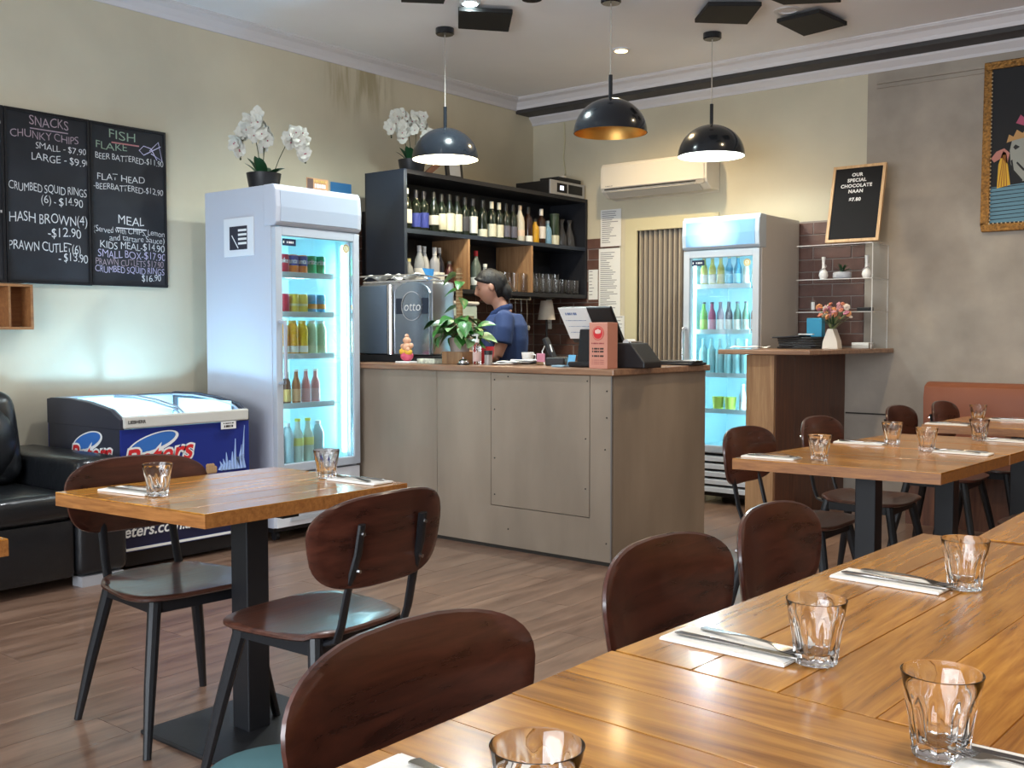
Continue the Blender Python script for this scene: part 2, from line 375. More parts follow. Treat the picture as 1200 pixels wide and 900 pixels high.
struct('trim_2', MB().prism([(7.22-p[0]*.9, ZC+p[1]*.9) for p in cove(.1)], XW, XR, 'x').box(XW, XR, 7.22, YW, 3.172, ZC), M['cornice'])
struct('trim_3', MB().box(XW, XR, 7.215, YW, 3.140, 3.172), M['beam'])
struct('trim_4', MB().prism([(YW, 3.14), (YW-.06, 3.14), (YW-.055, 3.125), (YW-.02, 3.09), (YW-.014, 3.07), (YW, 3.07)], XW, XR, 'x'), M['cornice'])
struct('trim_5', MB().box(-2.70, XR, YW-.03, YW-.011, 2.985, 3.005).box(-2.70, XR, YW-.024, YW-.011, 2.955, 2.963), M['concrete'])
struct('baseboard_left', MB().box(XW, XW+.015, YR, YW, 0, .12), M['creamtrim'])

# wall tiles: left wall and back wall behind the bar, and behind the display shelf
tile = MB().rbox(-.142, .142, -.008, .0, -.042, .042, .003, seg=1).mesh('brick'); tile.materials.append(M['brick'])
def tiles(parent, w0, w1, z0, z1, plane):
    z = z0; row = 0
    while z+.042 < z1:
        x = w0 - (.15 if row % 2 else 0)
        while x < w1:
            a = max(x, w0); b = min(x+.29, w1)
            if b-a > .03:
                o = bpy.data.objects.new('brick', tile); C.objects.link(o); o.parent = parent
                o.scale = ((b-a)/.29, 1, 1)
                if plane == 'y': o.location = ((a+b)/2, YW-.004, z+.045)
                else: o.location = (XW+.004, (a+b)/2, z+.045); o.rotation_euler = (0, 0, PI/2)
            x += .293
        z += .091; row += 1
g1 = struct('trim_6', MB().box(XW, XW+.005, 4.62, 7.45, .9, 2.0), M['grout']); tiles(g1, 4.62, 7.45, .95, 2.0, 'x')
g2 = struct('trim_7', MB().box(XW+.01, -4.86, YW-.005, YW, .9, 2.0), M['grout']); tiles(g2, XW+.02, -4.86, .95, 2.0, 'y')
g3 = struct('trim_8', MB().box(-3.3, -2.77, YW-.005, YW, 1.13, 2.06), M['grout']); tiles(g3, -3.3, -2.77, 1.14, 2.06, 'y')

# doorway with accordion door
d = struct('door_1', MB().box(-4.70, -4.02, YW+.06, YW+.09, 0, 2.1), M['blackmat'])
obj('door_frame', MB().box(-4.79, -4.68, YW-.02, YW+.02, 0, 2.18).box(-4.02, -3.93, YW-.02, YW+.02, 0, 2.18).box(-4.68, -4.02, YW-.02, YW+.02, 2.08, 2.18)
    .box(-4.70, -4.68, YW, YW+.09, 0, 2.1), M['creamtrim'], d)
m1 = flat('accordion_slat_beige', (0.40, 0.34, 0.27)); 
m2 = flat('accordion_hinge_brown', (0.07, 0.06, 0.055), 0.6)
for i in range(15):
    x = -4.679+i*.0465
    o = obj('accordion_slat', MB().prism([(x, YW+.045), (x+.007, YW+.012), (x+.021, YW+.012), (x+.028, YW+.045)], .02, 2.079, 'z'), m1, d)
    obj('hinge_strip', MB().box(x+.026, x+.0475, YW+.036, YW+.045, .02, 2.079), m2, d)

# ================================================================ chairs
def superell(t, a, b, n):
    c, s_ = math.cos(t), math.sin(t)
    return a*math.copysign(abs(c)**(2/n), c), b*math.copysign(abs(s_)**(2/n), s_)
def plate(outline, bend, th, rings=(0, .35, .65, .88, .97, 1.0)):
    # outline(t) -> (u, v); bend(u, v) -> Vector at the mid surface and normal
    n = 44; mb = MB(); vs = []; fs = []
    R = len(rings)
    for side in (1, -1):
        for r in rings:
            for i in range(n):
                u, v = outline(2*PI*i/n); p, nr = bend(u*r, v*r)
                k = th/2 if r < .99 else th/2*.45
                vs.append(tuple(p+nr*k*side))
    for s_ in range(2):
        o = s_*R*n
        for j in range(R-1):
            for i in range(n):
                k = (i+1) % n; q = (o+j*n+i, o+j*n+k, o+(j+1)*n+k, o+(j+1)*n+i)
                fs.append(q if s_ == 0 else q[::-1])
    for i in range(n):
        k = (i+1) % n; a = (R-1)*n; b = R*n+(R-1)*n
        fs.append((a+i, a+k, b+k, b+i))
    return mb.add(vs, fs)
def make_chair(label, loc, rz, group):
    t = thing('dining_chair', label, 'chair', loc, rz, group)
    def so(a):
        u, v = superell(a, .205, .215, 3.4); v *= 1.0+.22*u/.205*.5
        return u, v
    def sb(u, v): return Vector((u+.005, v, .452-.010*(1-(u/.2)**2)*(1-(v/.22)**2)+(.006 if u < -.15 else 0))), Vector((0, 0, 1))
    obj('seat', plate(so, sb, .016), M['chairseat'], t, True)
    def bo(a):
        u, v = superell(a, .245, .122, 3.1)
        return u*(1+.10*v/.128), v+.012*(1-(u/.245)**2)
    def bb(u, v):
        x = -.272-.10*v+.75*u*u
        nr = Vector((1, -1.5*u, .10)).normalized()
        return Vector((x, u, .694+v)), nr
    obj('backrest', plate(bo, bb, .014), M['chair'], t, True)
    fr = MB()
    for y in (-.15, .15): fr.box(-.15, .15, y-.012, y+.012, .402, .442)
    for x in (-.15, .15): fr.box(x-.012, x+.012, -.15, .15, .402, .442)
    obj('seat_frame', fr, M['blackmetal'], t)
    for sx in (-1, 1):
        for sy in (-1, 1):
            obj('leg', MB().tube([(sx*.145, sy*.145, .445), (sx*.195, sy*.19, .20), (sx*.232, sy*.222, 0)], [.021, .018, .012], 10), M['blackmetal'], t, True)
    for sy in (-1, 1):
        y = sy*.125
        p = obj('back_post', MB().tube([(-.10, y, .437), (-.17, y, .432), (-.205, y, .445), (-.222, y, .49), (-.243, y*.98, .58), (-.276, y*.94, .68), (-.288, y*.92, .755)], .0155, 8, (1, .55)), M['blackmetal'], t, True)
        for z, x in ((.635, -.271), (.732, -.286)):
            obj('bolt', MB().cyl((x-.004, y*.94, z), (x-.013, y*.94, z), .006, .005, 8), M['chrome'], p)
    return t
CG = 'dark walnut chairs with black legs'
chair0 = make_chair('walnut chair on the left side of the left table, beside the black sofa', (-2.912, 1.90, 0), math.radians(-5), CG)
def chair(x, y, deg, label): return dup(chair0, (x, y, 0), math.radians(deg), label, CG)
chair(-2.235, 1.91, 182, 'walnut chair on the right side of the left table, its bolted back showing')
chair(-.775, 1.05, 0, 'nearest walnut chair, its big backrest at the bottom centre in front of the pale table')
chair(-.815, 1.81, 0, 'walnut chair tucked in where the two nearest table tops meet')
chair(-.82, 2.34, 3, 'walnut chair with glossy streaks at the far end of the big table')
chair(-1.82, 4.20, 0, 'walnut chair at the near left of the mid table, before the oak board')
chair(-1.80, 4.95, 0, 'walnut chair at the far left of the mid table, in front of the walnut panel')
chair(-1.76, 5.98, 0, 'walnut chair left of the back table, beside the banquette end')
chair(-1.68, 6.52, 0, 'small looking walnut chair right up against the tan banquette')
chair(-.93, 4.75, 172, 'walnut chair under the right side of the mid table, mostly in shadow')
chair(-.95, 5.62, 180, 'walnut chair in shadow behind the mid table, near the banquette')
chair(.25, 2.1, 180, 'walnut chair on the far side of the big table, out of the light')

# ================================================================ tables
def table(name, label, corners, axis, npl, col, base=.46, group='oak topped tables'):
    # corners: near-left, near-right, far-right, far-left of the top
    cx = sum(p[0] for p in corners)/4; cy = sum(p[1] for p in corners)/4
    t = thing(name, label, 'table', (cx, cy, 0), 0, group)
    P = [Vector((p[0]-cx, p[1]-cy)) for p in corners]
    def bil(u, v): return (P[0]*(1-u)+P[1]*u)*(1-v)+(P[3]*(1-u)+P[2]*u)*v
    top = MB(); z0, z1 = .708, .7465
    q = [bil(0, 0), bil(1, 0), bil(1, 1), bil(0, 1)]
    obj('edge_band', MB().prism([tuple(p) for p in q], z0, z1, 'z'), M['oakedge'], t)
    L_ = (P[1]-P[0]).length; e = .0
    for i in range(npl):
        a, b = i/npl, (i+1)/npl; g = .0011/L_
        if axis == 'y': c = [bil(a+g, 0), bil(b-g, 0), bil(b-g, 1), bil(a+g, 1)]
        else: c = [bil(0, a+g), bil(1, a+g), bil(1, b-g), bil(0, b-g)]
        obj('plank', MB().prism([tuple(p) for p in c], z1-.003, .75-.0004*((i*7) % 3), 'z'), M['oak_'+axis], t, bevel=.0007)
    px, py = col[0]-cx, col[1]-cy
    obj('column', MB().rbox(px-.041, px+.041, py-.041, py+.041, .012, .705, .004), M['blackmetal'], t)
    obj('base_plate', MB().rbox(px-base/2, px+base/2, py-base/2, py+base/2, 0, .014, .005), M['blackmetal'], t)
    obj('top_bracket', MB().box(px-.2, px+.2, py-.03, py+.03, .690, .708).box(px-.03, px+.03, py-.2, py+.2, .690, .708), M['blackmetal'], t)
    return t
table('dining_table', 'small oak table at the left with two settings, beside the black sofa', [(-3.103, 1.61), (-2.413, 1.668), (-2.40, 2.43), (-3.066, 2.419)], 'y', 6, (-2.655, 1.995), .48)
table('dining_table', 'nearest oak table top, planks running left to right, at the bottom of the frame', [(-.882, .35), (-.20+.45, .38), (-.20+.43, 1.262), (-.883, 1.340)], 'x', 8, (-.30, .8))
table('dining_table', 'oak table with planks running away from the viewer, carrying the front middle glasses', [(-.880, 1.344), (-.20+.43, 1.266), (-.20+.46, 2.56), (-.815, 2.604)], 'y', 8, (-.28, 2.0))
table('dining_table', 'oak table corner at the right edge, behind the tallest nearest glasses', [(-.70, 2.63), (.10, 2.63), (.10, 3.45), (-.70, 3.45)], 'y', 6, (-.28, 3.05))
table('dining_table', 'near half of the mid oak table pair in front of the walnut bar', [(-1.887, 3.705), (-1.119, 3.766), (-1.078, 4.515), (-1.81, 4.46)], 'x', 6, (-1.50, 4.12))
table('dining_table', 'far half of the mid oak table pair in front of the walnut bar', [(-1.808, 4.464), (-1.076, 4.519), (-1.05, 5.18), (-1.734, 5.126)], 'x', 6, (-1.40, 4.80))
table('dining_table', 'back oak table in front of the tan banquette', [(-1.80, 5.704), (-1.05, 5.78), (-1.03, 6.50), (-1.77, 6.44)], 'x', 6, (-1.40, 6.1))
table('dining_table', 'oak table whose corner peeks in at the lower left edge below the sofa', [(-3.18, .43), (-2.49, .44), (-2.488, 1.173), (-3.18, 1.165)], 'y', 6, (-2.83, .8))

# ================================================================ table settings
def tumbler(loc, label, s=1.0, rz=0):
    def fl(a, z, j): return 1+(.02-.105*abs(math.sin(5*a))**1.4 if .006 < z < .068 else 0)
    prof = [(.0, .0), (.026, 0.0), (.0305, .002), (.0315, .010), (.0325, .022), (.0345, .040), (.0370, .056), (.0395, .066), (.0415, .080), (.0440, .094), (.0445, .096),
            (.0437, .0965), (.0425, .095), (.0400, .080), (.0360, .066), (.0325, .052), (.0290, .036), (.0260, .022), (.0215, .017), (.0, .016)]
    g = tumb0.copy() if tumb0 else None
    if g: C.objects.link(g)
    else:
        g = obj('tumbler', MB().lathe([(max(r, 1e-6), z) for r, z in prof], 60, None, lambda a, z, j: fl(a, z, j) if j < 11 else 1), M['glass'], None, True, ang=38)
    g.location = (loc[0], loc[1], .7503); g.rotation_euler = (0, 0, rz); g.scale = (s, s, s)
    return tag(g, label, 'glass', 'faceted glass tumblers')
tumb0 = None
tumb0 = tumbler((-2.79, 1.765), 'faceted glass tumbler at the left end of the left table')
for i, (x, y, l) in enumerate([(-2.685, 2.335, 'faceted glass tumbler at the far side of the left table'),
    (-.612, 1.475, 'faceted glass tumbler by the napkin nearest the table joint, middle of the big table'),
    (-.572, 2.085, 'faceted glass tumbler at the upper right of the big table'),
    (-.362, 1.238, 'large looking faceted tumbler at the lower right, nearest whole glass'),
    (-.595, .775, 'tumbler of which only the rim shows at the bottom edge'),
    (-1.597, 3.855, 'faceted tumbler at the near left setting of the mid table'),
    (-1.58, 4.61, 'faceted tumbler at the far left setting of the mid table'),
    (-1.377, 4.435, 'faceted tumbler in the middle right of the mid table, front of the booth'),
    (-1.327, 5.02, 'faceted tumbler at the far right of the mid table, overlapping the back table'),
    (-1.60, 6.02, 'faceted tumbler at the near end of the back table, seen above another tumbler'),
    (-1.33, 6.22, 'faceted tumbler on the back table at the right edge')]):
    tumbler((x, y), l, 1.0 if i not in (3, 4) else 1.03, i*.37)

def arc_pts(L_, z, n=9): return [(L_*(i/(n-1)-.5), z) for i in range(n)]
def make_fork():
    mb = MB(); n = 14
    prof = []   # x along, half-width, z
    for x, w_, z in [(-.100, .003, .002), (-.097, .0085, .0022), (-.06, .0065, .004), (-.01, .0035, .008), (.03, .0032, .008), (.045, .0055, .006), (.056, .0115, .004), (.066, .0125, .003)]:
        prof.append((x, w_, z))
    vs = []; fs = []
    for x, w_, z in prof:
        vs += [(x, -w_, z), (x, w_, z), (x, w_, z+.0018), (x, -w_, z+.0018)]
    for j in range(len(prof)-1):
        a = j*4; b = a+4
        for k in range(4): fs.append((a+k, a+(k+1) % 4, b+(k+1) % 4, b+k))
    fs += [(3, 2, 1, 0), tuple(len(vs)-4+k for k in range(4))]
    mb.add(vs, fs)
    for k in range(4):
        y = -.0105+k*.007
        mb.tube([(.065, y, .0038), (.080, y, .0045), (.100, y*.95, .0095)], [.0017, .0016, .0009], 6)
    return mb.mesh('fork')
def make_knife():
    mb = MB()
    mb.tube([(-.11, 0, .004), (-.10, 0, .0042), (-.05, 0, .0045), (0, 0, .004), (.01, 0, .0035)], [.002, .0065, .006, .0042, .004], 10, (1, .55))
    mb.prism([(.005, -.005), (.08, -.009), (.102, -.006), (.112, .002), (.100, .006), (.005, .005)], .003, .0048, 'z')
    return mb.mesh('knife')
fork_me, knife_me = make_fork(), make_knife()
for m_ in (fork_me, knife_me): m_.materials.append(M['cutlery']); smooth(m_, 40)
nap_me = MB().rbox(-.108, .108, -.047, .047, 0, .004, .0015).box(-.106, .106, -.045, .040, .004, .0055).mesh('napkin'); nap_me.materials.append(M['napkin'])
def setting(x, y, deg, where, flip=1):
    a = math.radians(deg); ca, sa = math.cos(a), math.sin(a)
    def pl(me, nm, dx, dy, dz, rz, lab, cat, grp):
        o = bpy.data.objects.new(nm, me); C.objects.link(o)
        o.location = (x+ca*dx-sa*dy, y+sa*dx+ca*dy, .7502+dz); o.rotation_euler = (0, 0, a+rz); tag(o, lab, cat, grp)
    pl(nap_me, 'napkin', 0, 0, 0, 0, 'folded white paper napkin '+where, 'napkin', 'paper napkins')
    pl(knife_me, 'knife', .016, -.018, .0056, .03, 'steel table knife lying on the napkin '+where, 'knife', 'table knives')
    pl(fork_me, 'fork', .024, .014, .0062, -.17, 'steel fork lying on the napkin '+where, 'fork', 'table forks')
setting(-2.925, 1.765, 8, 'at the left end of the left table')
setting(-2.545, 2.355, 183, 'at the right side of the left table')
setting(-.745, 1.475, -2, 'beside the tumbler near the table joint')
setting(-.700, 2.055, -3, 'at the upper part of the big table')
setting(-.235, 1.245, 182, 'at the lower right corner beside the largest tumbler')
setting(-.74, .80, 0, 'cut off at the bottom edge of the frame')
setting(-1.775, 3.815, 2, 'at the near left corner of the mid table')
setting(-1.70, 4.56, 2, 'at the far left of the mid table')
setting(-1.235, 4.44, 180, 'on the near right side of the mid table')
setting(-1.20, 5.06, 182, 'on the far right side of the mid table')
setting(-1.69, 5.79, 3, 'at the near left corner of the back table')
setting(-1.50, 6.28, 2, 'at the far side of the back table')

# ================================================================ banquette along the back wall
t = thing('banquette', 'long tan leather banquette along the grey wall behind the tables', 'bench', (-2.28, 7.25, 0))
obj('back_cushion', MB().prism([(.02, .42), (0, .80), (.02, .875), (.07, .90), (.13, .905), (.19, .86), (.195, .42)], 0, 4.6, 'x').mesh('back_cushion'), M['tan'], t, True)
obj('seat_cushion', MB().rbox(0, 4.6, -.44, .04, .34, .46, .03), M['tan'], t, True)
obj('plinth', MB().box(0.02, 4.58, -.38, .18, 0, .34), M['walnut'], t)
# (origin: x = left end, y = front of the backrest)

# ================================================================ plywood counter
t = thing('bar_counter', 'washed plywood L-shaped service counter with brown worktop in the centre', 'counter', (-3.042, 4.602, 0))
def cpanel(nm, x0, x1, z0, z1, y0=0.0, th=.018): return obj(nm, MB().box(x0, x1, y0, y0+th, z0, z1), M['ply'], t, bevel=.0015)
cpanel('panel', -1.985, -1.254, 0.02, 1.010)
# the middle panel is a frame round a hatch
obj('panel', MB().box(-1.250, -.829, 0, .018, .02, 1.010).box(-.137, -.002, 0, .018, .02, 1.010).box(-.829, -.137, 0, .018, .02, .245), M['ply'], t, bevel=.0008)
cpanel('hatch', -.825, -.141, .249, 1.009, -.001)
obj('carcass', MB().box(-1.985, -.01, .019, .52, .0, 1.008).box(-.62, -.019, .52, 1.0, 0, 1.008), M['seam'], t)
obj('end_panel', MB().box(-.018, 0.0, .02, 1.015, .005, 1.010), M['ply'], t, bevel=.002)
obj('corner_strip', MB().box(-.004, .003, -.004, .006, .01, 1.010), flat('grey_edge', (.18, .17, .16)), t)
obj('kickboard', MB().box(-1.985, -.01, .003, .019, 0, .02), M['seam'], t)
wt = MB().prism([(-1.985, -.022), (.025, -.022), (.025, 1.03), (-.64, 1.03), (-.64, .55), (-1.985, .55)], 1.012, 1.047, 'z')
obj('worktop', wt, M['worktop'], t, bevel=.006)
for (x, z) in [(-.80, .97), (-.80, .80), (-.80, .52), (-.80, .31), (-.70, .99), (-.155, .98), (-.165, .67), (-.165, .40), (-.03, .93), (-.03, .79), (-.04, .62), (-.03, .12), (-.70, .12)]:
    obj('screw', MB().cyl((x, -.0005, z), (x, -.0035, z), .0045, .004, 8), M['seam'], t)

# ================================================================ walnut bar at the back
t = thing('service_bar', 'walnut panelled bar end with oak edge and brown overhanging top beside the second fridge', 'counter', (-3.02, 6.26, 0))
for i in range(4):
    y0 = .03+i*.29
    obj('panel', MB().box(.105, .12, y0, y0+.287, 0, 1.095), M['walnut'], t, bevel=.001)
obj('end_board', MB().box(-.075, .118, 0, .03, 0, 1.095), M['lightoak'], t, bevel=.002)
obj('carcass', MB().box(-.07, .104, .031, 1.18, 0, 1.095), M['blackmat'], t)
obj('worktop', MB().prism([(-.25, -.06), (.37, -.035), (.475, 1.17), (-.21, 1.17), (-.21, .44), (-.25, .42)], 1.098, 1.128, 'z'), M['worktop'], t, bevel=.005)
obj('wall_rail', MB().box(.13, .60, 1.178, 1.187, .652, .662), M['seam'], t)

# ================================================================ tall shelf unit on the left wall
t = thing('bottle_shelf', 'dark navy open shelf unit of bottles high on the wall behind the bar', 'shelf', (-5.18, 5.227, 1.53))
D_, W_, H_ = -.38, 2.223, .845
obj('side_panel', MB().box(D_, 0, 0, .03, 0, H_), M['navy'], t, bevel=.002)
obj('side_panel', MB().box(D_, 0, W_-.03, W_, 0, H_), M['navyin'], t, bevel=.002)
obj('top_board', MB().box(D_, 0, .03, W_-.03, H_-.03, H_), M['navyin'], t)
obj('bottom_board', MB().box(D_, 0, .03, W_-.03, 0, .03), M['navyin'], t)
obj('middle_board', MB().box(D_+.01, -.002, .03, W_-.03, .405, .435), M['navy'], t)
obj('back_board', MB().box(D_-.012, D_, 0, W_, 0, H_), M['navyin'], t)
for y in (.672, 1.44): obj('divider', MB().box(D_+.01, -.003, y, y+.022, .03, .405), M['lightoak'], t)
for y in (.15, 2.0): obj('wall_bracket', MB().box(-.588, D_-.012, y, y+.04, .1, .6), M['black'], t)

def bottle_mesh(kind):
    P = {'wine': [(.0, 0), (.036, 0), (.0375, .004), (.0375, .185), (.034, .205), (.018, .228), (.0145, .24), (.0145, .285), (.016, .287), (.016, .297), (.0, .297)],
         'slope': [(.0, 0), (.038, 0), (.040, .004), (.040, .165), (.034, .200), (.020, .235), (.0145, .26), (.0145, .290), (.0155, .300), (.0, .300)],
         'stub': [(.0, 0), (.034, 0), (.036, .004), (.036, .12), (.030, .145), (.016, .165), (.015, .20), (.0, .20)],
         'beer': [(.0, 0), (.029, 0), (.0305, .004), (.0305, .125), (.027, .145), (.0155, .175), (.013, .205), (.0135, .225), (.0, .225)],
         'water': [(.0, 0), (.031, 0), (.033, .006), (.031, .04), (.033, .06), (.031, .09), (.033, .12), (.032, .15), (.020, .180), (.0125, .19), (.0125, .205), (.0, .205)],
         'juice': [(.0, 0), (.031, 0), (.032, .006), (.032, .14), (.028, .155), (.021, .17), (.019, .185), (.0, .185)],
         'can': [(.0, .003), (.024, 0), (.027, .003), (.0325, .010), (.0325, .108), (.028, .116), (.027, .118), (.0255, .116), (.0, .115)],
         'cup': [(.0, 0), (.036, 0), (.046, .10), (.043, .10), (.0, .098)],
         'tube': [(.0, 0), (.042, 0), (.042, .27), (.0, .27)],
         'decanter': [(.0, 0), (.05, 0), (.055, .01), (.045, .09), (.02, .16), (.016, .20), (.028, .235), (.0, .235)]}[kind]
    me = MB().lathe([(max(r, 1e-6), z) for r, z in P], 18).mesh('bottle'); smooth(me, 40); return me
_bm = {}
def bottle(loc, kind, col, label, lab=None, cap=None, name='bottle', cat='bottle', group=None, glassy=True, capz=None, txt=None, s=1.0, facing=0.0, tcol=None):
    t = thing(name, label, cat, loc, 0, group); t.scale = (s, s, s)
    if kind not in _bm: _bm[kind] = bottle_mesh(kind)
    me = _bm[kind].copy()
    cm = flat('drink_%02d%02d%02d%d' % (int(col[0]*99), int(col[1]*99), int(col[2]*99), glassy), col, .12 if glassy else .35)
    me.materials.append(cm)
    obj('body', me, None, t)
    rr = {'wine': .0375, 'slope': .040, 'stub': .036, 'beer': .0305, 'water': .033, 'juice': .032, 'can': .0325, 'tube': .042, 'cup': .04, 'decanter': .05}[kind]
    if lab:
        lc, z0, z1 = lab
        lm = flat('label_%02d%02d%02d' % tuple(int(c*99) for c in lc), lc, .6)
        obj('label', MB().lathe([(rr+.0006, z0), (rr+.0008, z0+.001), (rr+.0008, z1-.001), (rr+.0006, z1)], 18), lm, t, True)
    if txt:
        me = text_mesh(txt, .042, shear=.2, bold=.0012, xs=.8)
        for v in me.vertices:
            a = v.co.x/rr+facing; v.co = ((rr+.0014)*math.cos(a), (rr+.0014)*math.sin(a), v.co.y+.078)
        me.materials.append(flat('print_%02d%02d%02d' % tuple(int(c*99) for c in (tcol or (.8, .8, .8))), tcol or (.8, .8, .8), .5))
        obj('lettering', me, None, t)
    if cap:
        cc = flat('cap_%02d%02d%02d' % tuple(int(c*99) for c in cap), cap, .4)
        cz, cr, ch = {'wine': (.243, .0165, .056), 'slope': (.262, .0165, .04), 'stub': (.185, .0165, .022), 'beer': (.214, .0155, .014), 'water': (.192, .0145, .018), 'juice': (.172, .0215, .016), 'can': (.1155, .0245, .0015), 'tube': (.262, .043, .012), 'cup': (.098, .047, .004), 'decanter': (.2, .017, .03)}[kind]
        obj('cap', MB().lathe([(1e-6, cz), (cr, cz), (cr, cz+ch), (1e-6, cz+ch+.001)], 14), cc, t, True)
    return t
G = (.012, .018, .012); AMB = (.03, .012, .006); NAVY = (.03, .05, .30); CR = (.62, .62, .50); WH = (.75, .75, .72)
row = [('slope', G, (WH, .05, .15), (.8, .8, .78), 'dark wine bottle with white label and white cap'), ('wine', G, (NAVY, .03, .13), (.02, .02, .03), 'wine bottle with a blue label and dark cap'),
       ('wine', G, (NAVY, .03, .14), (.02, .02, .03), 'wine bottle with a wide blue label'), ('slope', G, (WH, .06, .13), (.02, .02, .02), 'black wine bottle with a square white label'),
       ('wine', G, (CR, .03, .15), (.02, .02, .02), 'slim dark bottle with cream label'), ('slope', G, (CR, .03, .16), (.02, .02, .02), 'wine bottle with tall pale green label, left of pair'),
       ('slope', G, (CR, .03, .16), (.02, .02, .02), 'wine bottle with tall pale green label, right of pair'), ('wine', G, ((.05, .05, .06), .04, .15), (.03, .03, .03), 'all black wine bottle'),
       ('wine', G, (WH, .03, .16), (.03, .03, .04), 'wine bottle with a big white label'), ('wine', G, (CR, .0, .07), (.02, .02, .02), 'wine bottle with a low cream label'),
       ('wine', G, (CR, .02, .12), (.75, .73, .60), 'wine bottle with cream label, cream cap, left of pair'), ('wine', G, (CR, .02, .12), (.75, .73, .60), 'wine bottle with cream label, cream cap, right of pair'),
       ('wine', G, ((.10, .10, .14), .03, .12), (.02, .02, .02), 'wine bottle with dark striped label, left of pair'), ('wine', G, ((.10, .10, .14), .03, .12), (.02, .02, .02), 'wine bottle with dark striped label, right of pair'),
       ('slope', (.62, .60, .52), ((.7, .55, .45), .05, .10), (.5, .4, .3), 'white ceramic looking bottle'), ('wine', AMB, (WH, .0, .06), (.02, .02, .02), 'dark spirit bottle with low white label'),
       ('stub', (.55, .30, .02), None, (.02, .02, .02), 'short yellow bottle'), ('wine', AMB, ((.7, .68, .65), .05, .15), (.78, .76, .7), 'white capped bottle with white and red label'),
       ('stub', (.20, .38, .55), None, (.3, .4, .5), 'small light blue bottle'), ('tube', (.03, .05, .03), (CR, .0, .09), (.04, .06, .04), 'tall dark green gift tube'),
       ('decanter', (.04, .04, .045), None, None, 'empty glass carafe'), ('decanter', (.05, .05, .055), None, None, 'round glass carafe')]
ys = [5.371, 5.467, 5.549, 5.655, 5.74, 5.825, 5.911, 5.998, 6.09, 6.205, 6.313, 6.403, 6.489, 6.578, 6.667, 6.776, 6.868, 6.952, 7.04, 7.133, 7.235, 7.347]
for y, (k, c, lb, cp, l) in zip(ys, row):
    nm = 'gift_tube' if k == 'tube' else 'carafe' if k == 'decanter' else 'bottle'
    bottle((-5.30, y, 1.9655), k, c, l+" on the navy unit's top shelf", lb, cp, nm, 'bottle', 'bottles on the top row of the navy shelf', s=.98)
# lower compartments
for i, (y, k, c, cp, lb) in enumerate([(5.31, 'slope', (.15, .17, .2), (.6, .6, .6), None), (5.40, 'stub', (.30, .32, .34), (.7, .65, .3), (WH, .02, .08)), (5.48, 'slope', (.35, .38, .42), (.65, .65, .68), (WH, .05, .14)),
        (5.56, 'slope', (.45, .47, .5), (.7, .7, .7), None), (5.64, 'wine', (.35, .37, .42), (.6, .6, .6), (WH, .05, .12)), (5.72, 'slope', (.02, .02, .03), (.6, .6, .6), (WH, .05, .12)), (5.80, 'stub', (.06, .02, .02), (.05, .05, .05), None)]):
    bottle((-5.28-.03*(i % 2), y, 1.5605), k, c, 'clear spirit bottle, %s, in the lower left compartment of the navy shelf' % ORD[i], lb, cp, group='spirit bottles in the lower left compartment')
bottle((-5.30, 5.99, 1.5605), 'slope', (.03, .10, .05), 'green bottle with a white cap in the middle compartment of the navy shelf', (WH, .04, .1), (.7, .72, .72))
bottle((-5.28, 6.10, 1.5605), 'slope', (.10, .12, .10), 'clear bottle with a bulging red cap behind the woman\'s head', (WH, .04, .1), (.55, .02, .03))
bottle((-5.28, 6.21, 1.5605), 'stub', (.25, .27, .27), 'small clear bottle with a pale cap right of the red capped one', None, (.7, .7, .65))
hg = MB().lathe([(1e-6, 0), (.028, 0), (.030, .003), (.035, .12), (.0338, .12), (.0285, .012), (1e-6, .012)], 16).mesh('drinking_glass'); hg.materials.append(M['glass']); smooth(hg, 50)
for i in range(14):
    rowb = i >= 8
    o = bpy.data.objects.new('drinking_glass', hg); C.objects.link(o)
    y = 6.735+.088*i if not rowb else 6.75+.088*(i-8)
    o.location = (-5.24 if not rowb else -5.33, y, 1.5605)
    if rowb: o.scale = (1, 1, 1.4)
    tag(o, ('clear drinking glass, %s, in the front row of the lower right compartment' % ORD[i]) if not rowb else ('taller clear glass, %s, in the back row of the lower right compartment' % ORD[i-8]), 'glass', 'glasses in the lower right compartment')
for i in range(7):
    o = bpy.data.objects.new('drinking_glass', hg); C.objects.link(o); o.location = (-5.24-.03*(i % 2), 6.24+.066*i+.05, 1.5605)
    o.location.y = 6.27+.058*i if i else 6.275
    o.scale = (.8, .8, .95 if i % 2 else 1.25)
    o.location.x = -5.22 if i % 2 == 0 else -5.31
    tag(o, 'clear glass, %s, in the middle compartment behind the woman' % ORD[i], 'glass', 'glasses in the middle compartment')

# things on top of the shelf unit
ZT = 1.53+.845
t = thing('amplifier', 'black rack amplifier with a lit display on the right end of the navy shelf', 'amplifier', (-5.20, 7.22, ZT+.0005))
obj('case', MB().box(-.36, -.01, -.28, .20, 0.008, .115), M['black'], t, bevel=.003)
obj('front_panel', MB().box(-.01, .004, -.28, .21, .004, .12), M['fgrey'], t, bevel=.002)
obj('display', MB().box(.004, .006, -.19, -.05, .025, .10), M['blackmat'], t)
obj('lit_screen', MB().box(.006, .007, -.15, -.10, .045, .08), emis('amp_screen', (.75, .8, 1.0), 1.6), t)
obj('dark_panel', MB().box(.004, .006, -.03, .17, .025, .10), M['black'], t)
for x, y in ((-.33, -.25), (-.33, .13), (-.06, -.25), (-.06, .13)): obj('foot', MB().box(x, x+.04, y, y+.04, 0, .008), M['black'], t)
t = thing('media_box', 'flat black box with a small white plug on top of the amplifier', 'box', (-5.30, 7.22, ZT+.1215))
